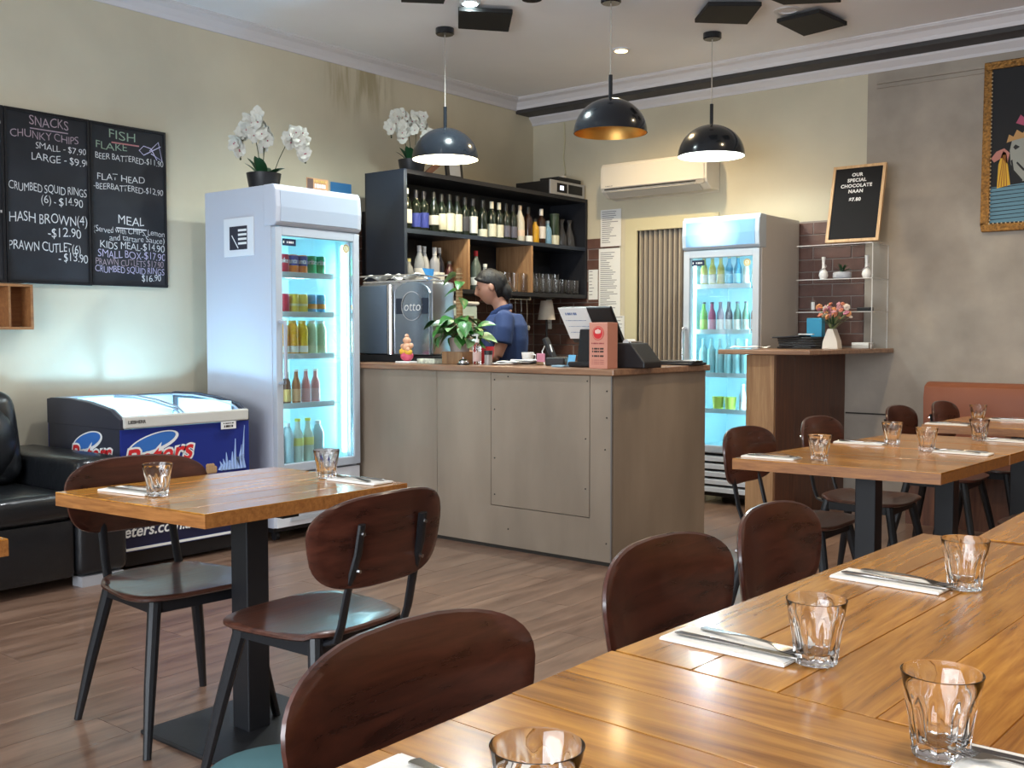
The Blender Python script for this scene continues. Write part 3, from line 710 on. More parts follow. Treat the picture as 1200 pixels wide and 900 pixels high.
obj('case', MB().rbox(-.10, .10, -.16, .16, 0, .035, .006), M['black'], t); obj('plug', MB().rbox(-.02, .02, .02, .06, .035, .07, .005), M['offwhite'], t)
t = tag(obj('wall_cable', MB().tube([(-5.43, YW-.012, 3.06), (-5.425, YW-.01, 2.9), (-5.44, YW-.012, 2.75), (-5.415, YW-.01, 2.62), (-5.45, YW-.02, 2.53)], .007, 6), M['creamtrim'], None, True), 'cream painted cable running down the corner wall to the amplifier', 'cable')
t = thing('picture_frame', 'small black framed print leaning on the navy shelf behind the left lamp', 'frame', (-5.34, 5.93, ZT+.0005))
obj('frame', MB().box(-.01, .01, -.09, .09, 0, .21), M['black'], t, rot=(0, -.12, 0)); obj('print', MB().box(.0105, .012, -.06, .06, .04, .17), M['fgrey'], t, rot=(0, -.12, 0))
t = thing('leaning_board', 'dark wooden slat leaning on top of the navy shelf behind the left lamp', 'board', (-5.33, 5.63, ZT+.001))
obj('slat', MB().box(-.01, .01, -.02, .02, 0, .25), M['walnut'], t, rot=(-.95, 0, 0), loc=(0, -.02, .0165))

# ================================================================ display fridges (front looks along +x, built round the bottom centre of the front)
def make_fridge(label, loc, rz, W, D, H, z0, z1, shelves, lit, grille, label_side):
    t = thing('display_fridge', label, 'fridge', loc, rz, 'glass door drinks fridges')
    h = W/2; hz = z1+.045
    cab = MB().box(-D, 0, -h, -h+.035, .08, H).box(-D, 0, h-.035, h, .08, H).box(-D, -D+.03, -h+.035, h-.035, .08, H).box(-D+.03, 0, -h+.035, h-.035, H-.03, H).box(-D+.03, 0, -h+.035, h-.035, z0-.06, z0-.03)
    obj('cabinet', cab, M['fridgewhite'] if not lit else flat('beige_enamel', (.50, .47, .44), .4), t, bevel=.004)
    li = MB().box(-D+.031, -D+.036, -h+.036, h-.036, z0-.03, hz).box(-D+.036, -.04, -h+.036, -h+.040, z0-.03, hz).box(-D+.036, -.04, h-.040, h-.036, z0-.03, hz).box(-D+.036, -.04, -h+.04, h-.04, z0-.03, z0-.025).box(-D+.036, -.04, -h+.04, h-.04, hz, hz+.005)
    obj('liner', li, M['liner'], t)
    hd = MB().prism([(-.06, hz+.012), (.035, hz+.012), (.052, hz+.03), (.058, hz+.12), (.050, H-.03), (.030, H+.002), (-.06, H+.002)], -h-.004, h+.004, 'y')
    ho = obj('header', hd, M['fridgewhite'] if not lit else flat('header_grey', (.45, .52, .60), .35), t, bevel=.006)
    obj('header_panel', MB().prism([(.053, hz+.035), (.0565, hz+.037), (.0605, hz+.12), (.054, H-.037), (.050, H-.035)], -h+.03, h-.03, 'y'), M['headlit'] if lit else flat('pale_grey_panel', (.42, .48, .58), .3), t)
    y0, y1 = -h+.05, h-.05
    fr = MB().box(.002, .04, -h+.002, y0, z0-.05, hz+.005).box(.002, .04, y1, h-.002, z0-.05, hz+.005).box(.002, .04, y0, y1, z1, hz+.005).box(.002, .04, y0, y1, z0-.05, z0)
    df = obj('door_frame', fr, flat('door_frame_grey', (.48, .52, .58), .35), t, bevel=.004)
    obj('door_glass', MB().box(.018, .024, y0, y1, z0, z1), M['pane'], t)
    hm = (z0+z1)/2
    hn = obj('handle', MB().tube([(.04, -h+.026, hm+.17), (.085, -h+.026, hm+.165), (.092, -h+.026, hm+.14), (.092, -h+.026, hm-.16), (.085, -h+.026, hm-.185), (.04, -h+.026, hm-.19)], .011, 10), M['chrome'] if lit else flat('handle_grey', (.35, .37, .42), .3), t, True)
    for z in shelves:
        sh = MB()
        for k in range(13): 
            yy = -h+.06+k*(W-.12)/12; sh.tube([(-D+.05, yy, z-.006), (-.075, yy, z-.006)], .0022, 6)
        sh.tube([(-.32, -h+.045, z-.009), (-.32, h-.045, z-.009)], .003, 6)
        s_ = obj('shelf', sh, M['chrome'], t, True)
        obj('price_rail', MB().box(-.075, -.068, -h+.045, h-.12, z-.022, z+.012), flat('rail_grey', (.58, .68, .72), .4), s_)
    obj('led_tube', MB().box(-.062, -.044, h-.066, h-.044, z0+.02, z1-.02), M['led'], t, bevel=.004)
    obj('led_tube', MB().box(-.062, -.044, -h+.044, -h+.054, z0+.02, z1-.02), M['led'], t, bevel=.003)
    if label_side:
        lb = obj('name_label', MB().box(.0245, .0255, y0+.015, y0+.115, z1-.055, z1-.015), flat('label_navy', (.01, .02, .06), .5), t)
        strokes(lb, M['chalk'], [(.0256, y0+.027, z1-.035, .008, .007), (.0256, y0+.075, z1-.035, .028, .006)])
        obj('round_sticker', MB().cyl((.0245, y1-.05, z1-.045), (.0255, y1-.05, z1-.045), .028, None, 24), flat('sticker_cream', (.75, .72, .55), .5), t)
        obj('sticker_ring', MB().lathe([(.019, 0), (.024, 0), (.024, .0006), (.019, .0006)], 24, Matrix.Translation((.0256, y1-.05, z1-.045)) @ Matrix.Rotation(PI/2, 4, 'Y'), closed=True), flat('sticker_gold', (.45, .30, .03), .5), t)
        strokes(t, flat('sticker_gold', (.45, .30, .03)), [(.0256, y1-.05, z1-.040, .008, .003), (.0256, y1-.05, z1-.052, .012, .002)])
    if grille == 'big':
        n = 5; a, b = .085, z0-.062
        for i in range(n):
            s0 = a+(b-a)*i/n; s1 = a+(b-a)*(i+1)/n
            obj('grille_slat', MB().prism([(.0, s0+.008), (.038, s0+.004), (.040, s1-.018), (.0, s1-.012)], -h, h, 'y'), M['white'], t, bevel=.002)
        obj('grille_backing', MB().box(-.02, 0, -h+.005, h-.005, a, b), M['black'], t)
    else:
        g = obj('grille', MB().box(0, .03, -h, h, .085, z0-.062), M['white'], t, bevel=.003)
        for i in range(6): obj('grille_slat', MB().box(.030, .036, -h+.10, h-.10, .115+i*.038, .140+i*.038), flat('grille_grey', (.45, .47, .5), .4), g)
    obj('base', MB().box(-D+.03, -.03, -h+.02, h-.02, .05, .08), M['black'], t)
    for x in (-D+.08, -.05):
        for y in (-h+.05, h-.05):
            obj('castor', MB().cyl((x, y-.012, .026), (x, y+.012, .026), .026, None, 14).box(x-.012, x+.012, y-.014, y+.014, .026, .052), M['black'], t)
    l = light('AREA', 'fridge_led_light', (0, 0, 0), 9 if not lit else 9, (.50, .86, 1.0), .05, (0, 0, 0), z1-z0-.1)
    l.parent = t; l.location = (-.10, h-.075, (z0+z1)/2); l.rotation_euler = Euler((0, 0, 0)); 
    l.rotation_euler = Vector((-.75, -.66, 0)).to_track_quat('-Z', 'Y').to_euler()
    return t
F1 = (-4.95, 4.225)
fr1 = make_fridge('tall white glass door fridge of cans and juices between freezer and counter', (F1[0], F1[1], 0), 0, .66, .64, 2.10, .46, 1.805, [1.592, 1.354, 1.10, .800], False, 'small', True)
F2 = (-3.552, 6.80)
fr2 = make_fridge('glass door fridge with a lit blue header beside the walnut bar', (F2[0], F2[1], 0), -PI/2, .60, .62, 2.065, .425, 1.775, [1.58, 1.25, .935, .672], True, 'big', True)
# white notice on the side of fridge 1
t = thing('notice', 'white cutting-board shaped notice with a dark printed square on the side of the left fridge', 'notice', (-5.245, 3.893, 1.81))
obj('sheet', MB().rbox(-.145, .145, -.006, 0, -.115, .115, .003), M['white'], t)
pr = obj('print', MB().box(-.085, .085, -.0075, -.006, -.075, .065), flat('print_dark', (.03, .03, .045), .6), t)
for i in range(4): obj('white_bar', MB().box(.0, .08, -.0085, -.0075, -.045+i*.026, -.032+i*.026), M['paper'], pr)
obj('white_stroke', MB().box(-.08, .02, -.0085, -.0075, -.004, .002), M['paper'], pr, rot=(0, .9, 0), loc=(-.012, 0, -.05))

def f1(y, z, k, col, l, dx=0, **kw): bottle((F1[0]-.115-dx, y, z), k, col, l+' of the left fridge', group=kw.pop('group', 'drinks in the left fridge'), **kw)
RED = (.50, .015, .05); ORA = (.85, .22, .01); GRN = (.02, .42, .16); YEL = (.75, .55, .05); PNK = (.70, .16, .22)
for i, (c, tx, nm, tc) in enumerate([(RED, '', 'red', (.8, .8, .8)), (RED, 'Coke', 'deep red', None), (ORA, 'Fanta', 'orange', (.05, .08, .35)), (ORA, 'Fanta', 'bright orange', (.05, .08, .35)), (GRN, 'Sprite', 'green', (.7, .8, .3)), (GRN, 'Sprite', 'mint green', (.7, .8, .3))]):
    f1(4.01+i*.071, 1.5935, 'can', c, '%s soda can, %s on the top shelf' % (nm, ORD[i]), cap=(.6, .6, .6), name='soda_can', cat='can', glassy=False, txt=tx or None, facing=-.95, tcol=(.8, .8, .8), lab=((.04, .06, .32), .052, .112) if 'orange' in nm else None)
for i, (c, nm) in enumerate([(PNK, 'dark pink'), (RED, 'crimson'), (YEL, 'olive yellow'), (YEL, 'yellow striped'), ((.10, .35, .60), 'light blue'), ((.10, .38, .62), 'sky blue')]):
    f1(4.01+i*.071, 1.3555, 'can', c, '%s soda can, %s on the second shelf' % (nm, ORD[i]), cap=(.6, .6, .6), name='soda_can', cat='can', glassy=False, lab=((.75, .7, .4), .045, .06) if i in (2, 3) else ((.8, .35, .05), .03, .06) if i > 3 else None)
for i, (c, nm, lb) in enumerate([((.03, .03, .03), 'dark bottle', (.3, .3, .3)), ((.90, .38, .02), 'orange juice bottle', (.85, .8, .7)), ((.90, .42, .02), 'bright orange juice bottle', (.85, .8, .7)), ((.92, .55, .03), 'yellow orange juice bottle', (.85, .8, .7)), ((.55, .70, .45), 'pale green drink bottle', (.6, .7, .45)), ((.60, .75, .50), 'pale yellow green bottle', (.7, .75, .5))]):
    f1(3.995+i*.074, 1.1015, 'juice', c, '%s, %s on the third shelf' % (nm, ORD[i]), cap=(.8, .85, .8) if i > 3 else (.9, .6, .1), lab=(lb, .015, .05), name='juice_bottle', s=1.12)
for i, (c, nm, lb) in enumerate([((.10, .03, .02), 'brown glass bottle', (.55, .25, .05)), ((.12, .04, .02), 'dark amber bottle', (.75, .45, .15)), ((.45, .15, .05), 'amber drink bottle', (.75, .40, .20)), ((.65, .22, .22), 'pink drink bottle', (.65, .3, .3)), ((.70, .28, .28), 'rose drink bottle', (.7, .4, .4))]):
    f1(4.015+i*.076, .8015, 'beer', c, '%s, %s on the fourth shelf' % (nm, ORD[i]), lab=(lb, .02, .10), cap=(.75, .7, .65), s=.93)
for i, (k, c, cp, nm) in enumerate([('water', (.35, .55, .62), (.8, .8, .8), 'clear water bottle with dark label'), ('water', (.45, .62, .68), (.8, .85, .9), 'ribbed clear water bottle'), ('beer', (.65, .72, .62), (.85, .8, .1), 'clear bottle with yellow cap'), ('beer', (.60, .68, .55), (.85, .8, .1), 'clear lemon bottle with yellow cap'), ('water', (.42, .60, .66), (.7, .75, .8), 'clear mineral water bottle')]):
    f1(4.015+i*.08, .4365, k, c, '%s, %s at the bottom' % (nm, ORD[i]), cap=cp, lab=((.03, .05, .1), .03, .06) if i == 0 else ((.8, .75, .2), .09, .13) if i in (2, 3) else None, s=1.2)
kind_is_cup = lambda k: k == 'cup'
def f2(x, z, k, col, l, **kw): bottle((x, F2[1]+.115, z), k, col, l+' of the right fridge', group='drinks in the right fridge', name='cup' if kind_is_cup(k) else 'bottle', **kw)
for i, (c, nm, lb) in enumerate([((.55, .55, .15), 'gold beer bottle', WH), ((.60, .55, .12), 'pale gold beer bottle', WH), ((.55, .50, .12), 'golden beer bottle', (.6, .55, .35)), ((.08, .35, .55), 'blue glass bottle', (.3, .6, .75)), ((.08, .32, .50), 'deep blue glass bottle', (.3, .6, .75)), ((.60, .68, .62), 'frosted jar bottle', WH), ((.62, .70, .60), 'frosted cream bottle', WH)]):
    f2(-3.765+i*.068, 1.5815, 'beer', c, '%s, %s on the top shelf' % (nm, ORD[i]), lab=(lb, .02, .09), cap=(.5, .45, .3), s=.9 if i < 5 else .8)
for i, (c, nm, lb) in enumerate([((.25, .55, .15), 'lime green bottle', (.5, .75, .2)), ((.40, .10, .20), 'pink labelled bottle', (.75, .4, .5)), ((.10, .12, .20), 'dark bottle with red label', WH), ((.12, .12, .15), 'dark bottle with white label', WH), ((.12, .25, .20), 'green bottle with white label', WH), ((.15, .30, .22), 'green bottle with grey label', (.5, .6, .55)), ((.35, .15, .15), 'reddish striped bottle', (.7, .5, .5))]):
    f2(-3.765+i*.068, 1.2515, 'beer', c, '%s, %s on the second shelf' % (nm, ORD[i]), lab=(lb, .01, .09), cap=(.1, .1, .15), s=.92)
for i in range(7):  # bottles added in place of vertical streaks of reflection in the door glass
    f2(-3.765+i*.068, .9365, 'wine', (.38, .66, .70), 'added bottle for reflected streaks, %s on the third shelf' % ORD[i], lab=None, cap=(.4, .7, .75), s=.86)
for i, (c, k, nm) in enumerate([((.65, .75, .12), 'cup', 'yellow green cup'), ((.68, .78, .14), 'cup', 'lime yellow cup'), ((.55, .65, .70), 'beer', 'clear bottle'), ((.60, .68, .72), 'beer', 'clear bottle with white label')]):
    f2(-3.64+i*.098, .6735, k, c, '%s, %s on the lowest shelf' % (nm, ORD[i]), lab=(WH, .02, .08) if i > 1 else None, cap=(.7, .8, .8) if i > 1 else None, s=.98 if k == 'cup' else .85, glassy=i > 1)

# ================================================================ chest freezer
t = thing('chest_freezer', 'blue ice cream chest freezer with sloping glass lid between the sofa and the left fridge', 'freezer', (-4.93, 2.91, 0))
W = .80; D = -.745
bk, ft = .872, .738
obj('body', MB().box(-.012, 0, 0, W, .10, ft).box(D, D+.012, .0, W, .10, bk-.06).box(D+.012, -.012, W-.012, W, .10, ft).box(D+.012, -.012, .012, W-.012, .10, .13), M['fzblue'], t, bevel=.003)
obj('side_panel', MB().box(D+.012, -.012, 0, .012, .10, ft), M['fzdark'], t)
sp = [(0, ft), (-.002, .790), (-.10, .838), (-.30, .868), (-.50, .882), (-.70, .880), (D, .872), (D, ft)]
for y0, y1 in ((-.004, .022), (W-.022, W+.004)): obj('lid_cheek', MB().prism(sp, y0, y1, 'y'), M['fzdark'], t, bevel=.003)
obj('lid_rail', MB().rbox(-.015, .014, .015, W-.01, ft+.004, .806, .008), flat('rail_silver', (.62, .61, .56), .35), t)
obj('back_rail', MB().box(D, D+.03, .022, W-.022, ft, .872), M['fzdark'], t)
lin = MB().box(D+.05, -.05, .03, .035, .30, .76).box(D+.05, -.05, W-.035, W-.03, .30, .76).box(D+.031, D+.036, .03, W-.03, .30, .868).box(D+.1, -.12, W-.034, W-.029, .72, .845).box(-.055, -.05, .03, W-.03, .30, .76).box(D+.05, -.05, .03, W-.03, .295, .30)
obj('liner', lin, M['liner'], t)
def lidpanel(y0, y1, dz):
    top = [(p[0]-.0, p[1]+dz) for p in sp[1:6]]; top = [(-.02, .796+dz)]+top[1:]+[(-.71, .878+dz)]
    g = MB().prism(top+[(p[0], p[1]-.004) for p in reversed(top)], y0, y1, 'y')
    o = obj('lid_glass', g, M['lidpane'], t)
    f = MB()
    for y in (y0, y1): f.tube([(p[0], y, p[1]) for p in top], .006, 6)
    for p in (top[0], top[-1]): f.tube([(p[0], y0, p[1]), (p[0], y1, p[1])], .006, 6)
    obj('lid_frame', f, flat('lid_frame_grey', (.30, .31, .34), .4), o, True)
lidpanel(.03, .40, -.004); lidpanel(.385, W-.03, -.016)
for i, (cx_, cy_, c) in enumerate([(-.25, .62, (.75, .8, .85)), (-.45, .60, (.3, .4, .7)), (-.30, .2, (.8, .8, .85)), (-.5, .25, (.75, .8, .85))]):
    o = obj('ice_cream_box', MB().rbox(-.08, .08, -.1, .1, 0, .22 if i == 1 else .12+.02*i, .006), flat('icebox%d' % i, c, .5), None); o.location = (-4.93+cx_, 2.91+cy_, .301)
    tag(o, ['white ice cream box at the right end inside the freezer', 'blue ice cream box at the back right inside the freezer', 'white ice cream box in the left front of the freezer', 'pale ice cream box in the left back of the freezer'][i], 'box', 'ice cream boxes in the freezer')
lf = light('POINT', 'freezer_light', (0, 0, 0), 24, (.42, .72, 1.0), .05); lf.parent = t; lf.location = (-.40, .42, .66)
obj('lower_panel', MB().box(.0, .006, .0, W, .125, .29), flat('lower_navy', (.012, .014, .045), .4), t)
obj('white_stripe', MB().box(.006, .009, .0, W, .107, .120), M['paper'], t)
obj('base', MB().box(D+.04, -.03, .03, W-.03, .02, .10), M['black'], t)
text('peters.com.au', .085, M['paper'], t, (.0095, .20, .205), FX, bold=.0015, shear=.2)
text('LIEBHERR', .024, M['black'], t, (.0150, .085, .775), FX, bold=.0006)
o = obj('energy_label', MB().box(.0142, .016, .60, .70, .70, .742), M['paper'], t); strokes(o, M['black'], [(.0162, .65, .732, .035, .003), (.0162, .65, .715, .03, .006)])
def logo(parent, m4, s=1.0):
    def put(me, mm, nm='logo'):
        me = me.copy() if False else me
        o = bpy.data.objects.new(nm, me); me.materials.append(mm); C.objects.link(o); o.parent = parent; o.matrix_local = m4; return o
    def ell(cx_, cy_, a, b, z, tilt=.25, n=28):
        return MB().add([(cx_+a*math.cos(q)*math.cos(tilt)-b*math.sin(q)*math.sin(tilt), cy_+a*math.cos(q)*math.sin(tilt)+b*math.sin(q)*math.cos(tilt), z) for q in [2*PI*i/n for i in range(n)]], [tuple(range(n))]).mesh('ell', False)
    put(ell(-.03, .062, .17, .055, .0005), M['paper'], 'logo_outline'); put(ell(-.03, .068, .15, .042, .001), M['logoblue'], 'logo_wave')
    for off, mm, z, nm in ((.014, M['paper'], .0015, 'logo_outline'), (.003, M['red'], .002, 'logo_word')):
        me = text_mesh('Peters', .17, bold=off, shear=.25, space=1.02)
        for v in me.vertices: v.co.y += -.015+.10*v.co.x; v.co.z = z
        put(me, mm, nm)
logo(t, Matrix.Translation((.0006, .215, .60)) @ Euler(FX).to_matrix().to_4x4() @ Matrix.Scale(.92, 4))
logo(t, Matrix.Translation((-.30, -.0006, .60)) @ Euler(FY).to_matrix().to_4x4() @ Matrix.Scale(.92, 4))
# picture of an ice cream and a milk splash at the right end of the front
pic = MB()
for i in range(11): pic.ball((.001, .52+.016*(i % 4), .47+.016*(i//4)), .013, 8, 6, (.1, 1, 1))
obj('ice_cream_picture', pic, flat('nut_brown', (.45, .28, .14), .6), t, True)
sp2 = MB()
for i in range(9):
    a = i*.35; sp2.tube([(.001, .60+.02*i, .47), (.001, .61+.018*i, .50+.006*i), (.001, .60+.021*i, .52+.012*i*(i % 3))], [.014, .008, .002], 6, (1, 1))
obj('splash_picture', sp2, flat('splash_blue', (.30, .42, .70), .5), t, True)

# ================================================================ black leather sofa
t = thing('leather_sofa', 'black leather sofa along the left wall, cut off by the left edge', 'sofa', (-4.78, 2.86, 0))
obj('arm', MB().rbox(-.92, 0, -.27, 0, .05, .625, .045, seg=3), M['leather'], t, True)
obj('arm', MB().rbox(-.92, 0, -2.0, -1.75, .05, .625, .045, seg=3), M['leather'], t, True)
obj('seat_base', MB().rbox(-.90, -.02, -1.75, -.27, .05, .34, .03), M['leather'], t, True)
obj('seat_cushion', MB().rbox(-.70, .0, -1.0, -.275, .335, .475, .05, seg=3), M['leather'], t, True)
obj('seat_cushion', MB().rbox(-.70, .0, -1.745, -1.005, .335, .475, .05, seg=3), M['leather'], t, True)
obj('back_frame', MB().rbox(-.93, -.72, -1.75, -.27, .05, .72, .04), M['leather'], t, True)
for y0 in (-1.0, -1.745):
    bc = MB().rbox(-.14, .14, 0, .72, -.25, .25, .11, seg=4)
    o = obj('back_cushion', bc, M['leather'], t, True, loc=(-.60, y0, .70), rot=(0, -.22, 0))
    sm = o.modifiers.new('soft', 'SUBSURF'); sm.levels = 1; sm.render_levels = 1
    ball = MB().ball((0, .36, 0), 1, 20, 12, (.15, .30, .24))
obj('back_pillow', MB().ball((0, 0, 0), 1, 28, 18, (.14, .31, .25)), M['leather'], t, True, loc=(-.52, -.62, .70), rot=(0, -.22, 0))
for y0, y1, x0 in ((-.25, -.03, -.10), (-1.98, -1.77, -.10), (-.25, -.03, -.90), (-1.98, -1.77, -.90)): obj('foot', MB().box(x0, x0+.09, y0, y1, 0, .05), flat('silver_foot', (.35, .35, .37), .35), t)
o = tag(obj('floor_pouf', MB().lathe([(1e-6, 0), (.17, 0), (.20, .04), (.20, .16), (.17, .22), (.10, .245), (1e-6, .25)], 32).mesh('pouf'), flat('teal_fabric', (.045, .115, .13), .8), None, True, loc=(-1.92, 1.52, 0)), 'round teal pouf on the floor behind the nearest chair back', 'pouf')

# ================================================================ pendants and ceiling
def pendant(label, x, y, zb, dia, lit, on):
    t = thing('pendant_lamp', label, 'lamp', (x, y, ZC), 0, 'black dome pendant lamps')
    z = zb-ZC; R_ = dia/2; H_ = R_*.94
    obj('ceiling_cup', MB().lathe([(1e-6, -.001), (.062, -.001), (.062, -.035), (.055, -.042), (1e-6, -.042)], 24), M['shadeblk'], t, True)
    obj('cord', MB().cyl((0, 0, -.04), (0, 0, z+H_+.13), .0035, None, 8), flat('cord_pale', (.45, .42, .38), .5), t)
    obj('stem', MB().cyl((0, 0, z+H_-.005), (0, 0, z+H_+.14), .012, None, 12), M['shadeblk'], t, True)
    pr_ = [(R_*math.cos(a*PI/2/14), z+H_*math.sin(a*PI/2/14)) for a in range(15)]
    pr_[-1] = (1e-6, z+H_)
    obj('shade', MB().lathe(pr_, 48, cap=False), M['shadeblk'], t, True)
    pi_ = [(r*.985+1e-6, z+(zz-z)*.985-.0005) for r, zz in pr_]
    obj('shade_lining', MB().lathe(pi_, 48, cap=False), M['whitein'] if on else M['goldin'], t, True)
    bm_ = M['bulbw'] if lit == 'warm' else M['bulbc'] if lit == 'cool' else flat('dead_bulb', (.6, .55, .45), .2)
    obj('bulb', MB().ball((0, 0, z+.10), .032, 14, 10), bm_, t, True)
    if on:
        l = light('POINT', 'pendant_light', (0, 0, 0), 22, (1.0, .87, .60) if lit == 'warm' else (.88, 1.0, .97), .034); l.parent = t; l.location = (0, 0, z+.055)
pendant('lit black dome pendant on the left, over the coffee machine', -4.80, 5.235, 2.395, .445, 'warm', True)
pendant('unlit black dome pendant with gold lining in the middle', -3.57, 5.372, 2.445, .445, None, False)
pendant('lit black dome pendant on the right, in front of the air conditioner', -3.466, 6.45, 2.435, .45, 'cool', True)
def ceilpanel(label, pts, z=3.215):
    cx_ = sum(p[0] for p in pts)/4; cy_ = sum(p[1] for p in pts)/4
    t = thing('ceiling_panel', label, 'panel', (cx_, cy_, 3.26), 0, 'black square panels on the ceiling')
    obj('panel', MB().prism([(p[0]-cx_, p[1]-cy_) for p in pts], z-3.26, z-3.245+.012, 'z'), M['blackmat'], t, bevel=.004)
    obj('mount', MB().cyl((0, 0, z-3.24), (0, 0, -.0005), .03, None, 12), M['black'], t)
def sc_(pts, k=.985): return [(p[0]*k, p[1]*k) for p in pts]
ceilpanel('black square ceiling panel above the left pendant, lit by the bright spot', sc_([(-4.442, 4.968), (-4.21, 5.223), (-4.489, 5.525), (-4.699, 5.255)]))
ceilpanel('black square ceiling panel left of the white ring, above the right pendant', sc_([(-3.417, 6.119), (-3.178, 5.858), (-2.921, 6.066), (-3.168, 6.369)]))
ceilpanel('black square ceiling panel right of the white ring, nearest the dark board', sc_([(-3.004, 6.453), (-2.702, 6.419), (-2.668, 6.797), (-2.995, 6.862)]))
ceilpanel('black ceiling panel cut off by the top edge above the white ring', sc_([(-2.85, 5.85), (-2.55, 5.95), (-2.516, 6.308), (-2.812, 6.133)]))
ceilpanel('black ceiling panel just showing at the top left', sc_([(-4.60, 4.624), (-4.421, 4.812), (-4.20, 4.62), (-4.38, 4.43)]))
o = tag(obj('ceiling_cup', MB().lathe([(1e-6, 0), (.06, 0), (.06, -.04), (1e-6, -.04)], 24), M['shadeblk'], None, True, loc=(-3.90, 5.02, ZC)), 'round black ceiling cup just showing at the top edge', 'ceiling fitting')
o = tag(obj('ceiling_ring', MB().lathe([(.055, 0), (.085, 0), (.085, -.006), (.055, -.006)], 28, None, None, True), M['white'], None, True, loc=(-2.856, 6.294, ZC)), 'white round vent ring flush in the ceiling between the black panels', 'vent')
def downlight(label, x, y, m_, col, e):
    t = thing('downlight', label, 'lamp', (x, y, ZC), 0, 'recessed ceiling downlights')
    obj('trim_ring', MB().lathe([(.045, 0), (.065, 0), (.065, -.008), (.045, -.012)], 28, None, None, True), M['white'], t, True)
    obj('lens', MB().lathe([(1e-6, -.006), (.045, -.006), (.045, -.001), (1e-6, -.001)], 24), m_, t, loc=(0, 0, -.008))
    l = light('SPOT', 'downlight_light', (0, 0, 0), e, col, .045, (0, 0, 0), None, 150, .9); l.parent = t; l.location = (0, 0, -.03)
downlight('warm glowing downlight in the ceiling right of the middle pendant cord', -4.17, 6.409, M['down'], (1.0, .75, .42), 130)
downlight('cool bright downlight at the top edge above the left black panel', -4.30, 4.92, M['downc'], (.85, 1.0, 1.0), 200)
downlight('warm downlight in the ceiling over the service bar, out of frame', -2.2, 5.9, M['down'], (1.0, .80, .52), 80)

# ================================================================ air conditioner, boards, papers, painting
t = thing('air_conditioner', 'cream wall mounted air conditioner above the accordion door', 'air conditioner', (-4.42, YW-.002, 2.335))
obj('body', MB().prism([(0, .0), (-.02, .015), (-.13, .015), (-.20, .06), (-.215, .09), (-.215, .25), (-.19, .285), (0, .29)], -.49, .49, 'x'), M['offwhite'], t, bevel=.006)
obj('front_cover', MB().rbox(-.47, .47, -.222, -.214, .085, .26, .003), M['offwhite'], t)
obj('louvre', MB().prism([(-.135, .012), (-.205, .058), (-.209, .054), (-.140, .006)], -.44, .42, 'x'), flat('louvre_grey', (.55, .52, .46), .5), t)
obj('vent_gap', MB().box(-.45, .43, -.216, -.2145, .070, .080), M['seam'], t)
obj('display_window', MB().box(.40, .47, -.222, -.216, .052, .08), flat('ac_grey', (.35, .33, .30), .4), t)
strokes(t, flat('ac_print', (.2, .2, .2)), [(-.2221, -.40, .10, .035, .003)], 'y')

def chalkboard(label, y0, y1, z0, z1, lines):
    t = thing('chalkboard', label, 'chalkboard', (XW+.002, (y0+y1)/2, (z0+z1)/2), 0, 'framed chalkboards on the left wall')
    w_, h_ = (y1-y0)/2, (z1-z0)/2; b = .014
    obj('slate', MB().box(0, .012, -w_+b, w_-b, -h_+b, h_-b), M['board'], t)
    obj('frame', MB().box(0, .022, -w_, w_, h_-b, h_).box(0, .022, -w_, w_, -h_, -h_+b).box(0, .022, -w_, -w_+b, -h_+b, h_-b).box(0, .022, w_-b, w_, -h_+b, h_-b), M['black'], t, bevel=.002)
    for s_, sz, fy, fz, mm, al, wid in lines:
        me = text_mesh(s_, sz, bold=-.0006, jitter=.07, align='CENTER', space=.95)
        xs_ = [v.co.x for v in me.vertices]; k = wid*2*w_/(max(xs_)-min(xs_)); cx_ = (max(xs_)+min(xs_))/2
        for v in me.vertices: v.co.x = (v.co.x-cx_)*k
        me.materials.append(M[mm]); o = bpy.data.objects.new('chalk_lettering', me); C.objects.link(o); o.parent = t
        o.location = (.0128, -w_+fy*2*w_, h_-fz*2*h_); o.rotation_euler = FX
    return t
c1 = chalkboard('middle chalkboard headed SNACKS on the left wall', 2.745, 3.237, 1.512, 2.469, [
    ('SNACKS', .075, .52, .060, 'chalk2', 'C', .46), ('CHUNKY CHIPS', .062, .47, .140, 'chalk2', 'C', .80), ('SMALL - $7.90', .052, .66, .200, 'chalk', 'C', .60), ('LARGE - $9.90', .06, .66, .265, 'chalk', 'C', .70),
    ('CRUMBED SQUID RINGS', .066, .50, .445, 'chalk', 'C', .92), ('(6) - $14.90', .066, .66, .510, 'chalk', 'C', .50), ('HASH BROWN(4)', .08, .50, .620, 'chalk', 'C', .92), ('-$12.90', .075, .68, .695, 'chalk', 'C', .40),
    ('PRAWN CUTLET(6)', .075, .45, .785, 'chalk', 'C', .84), ('- $13.90', .07, .78, .840, 'chalk', 'C', .36)])
obj('chalk_underline', MB().box(.0125, .0132, -.10, .12, .378, .384), M['chalk2'], c1)
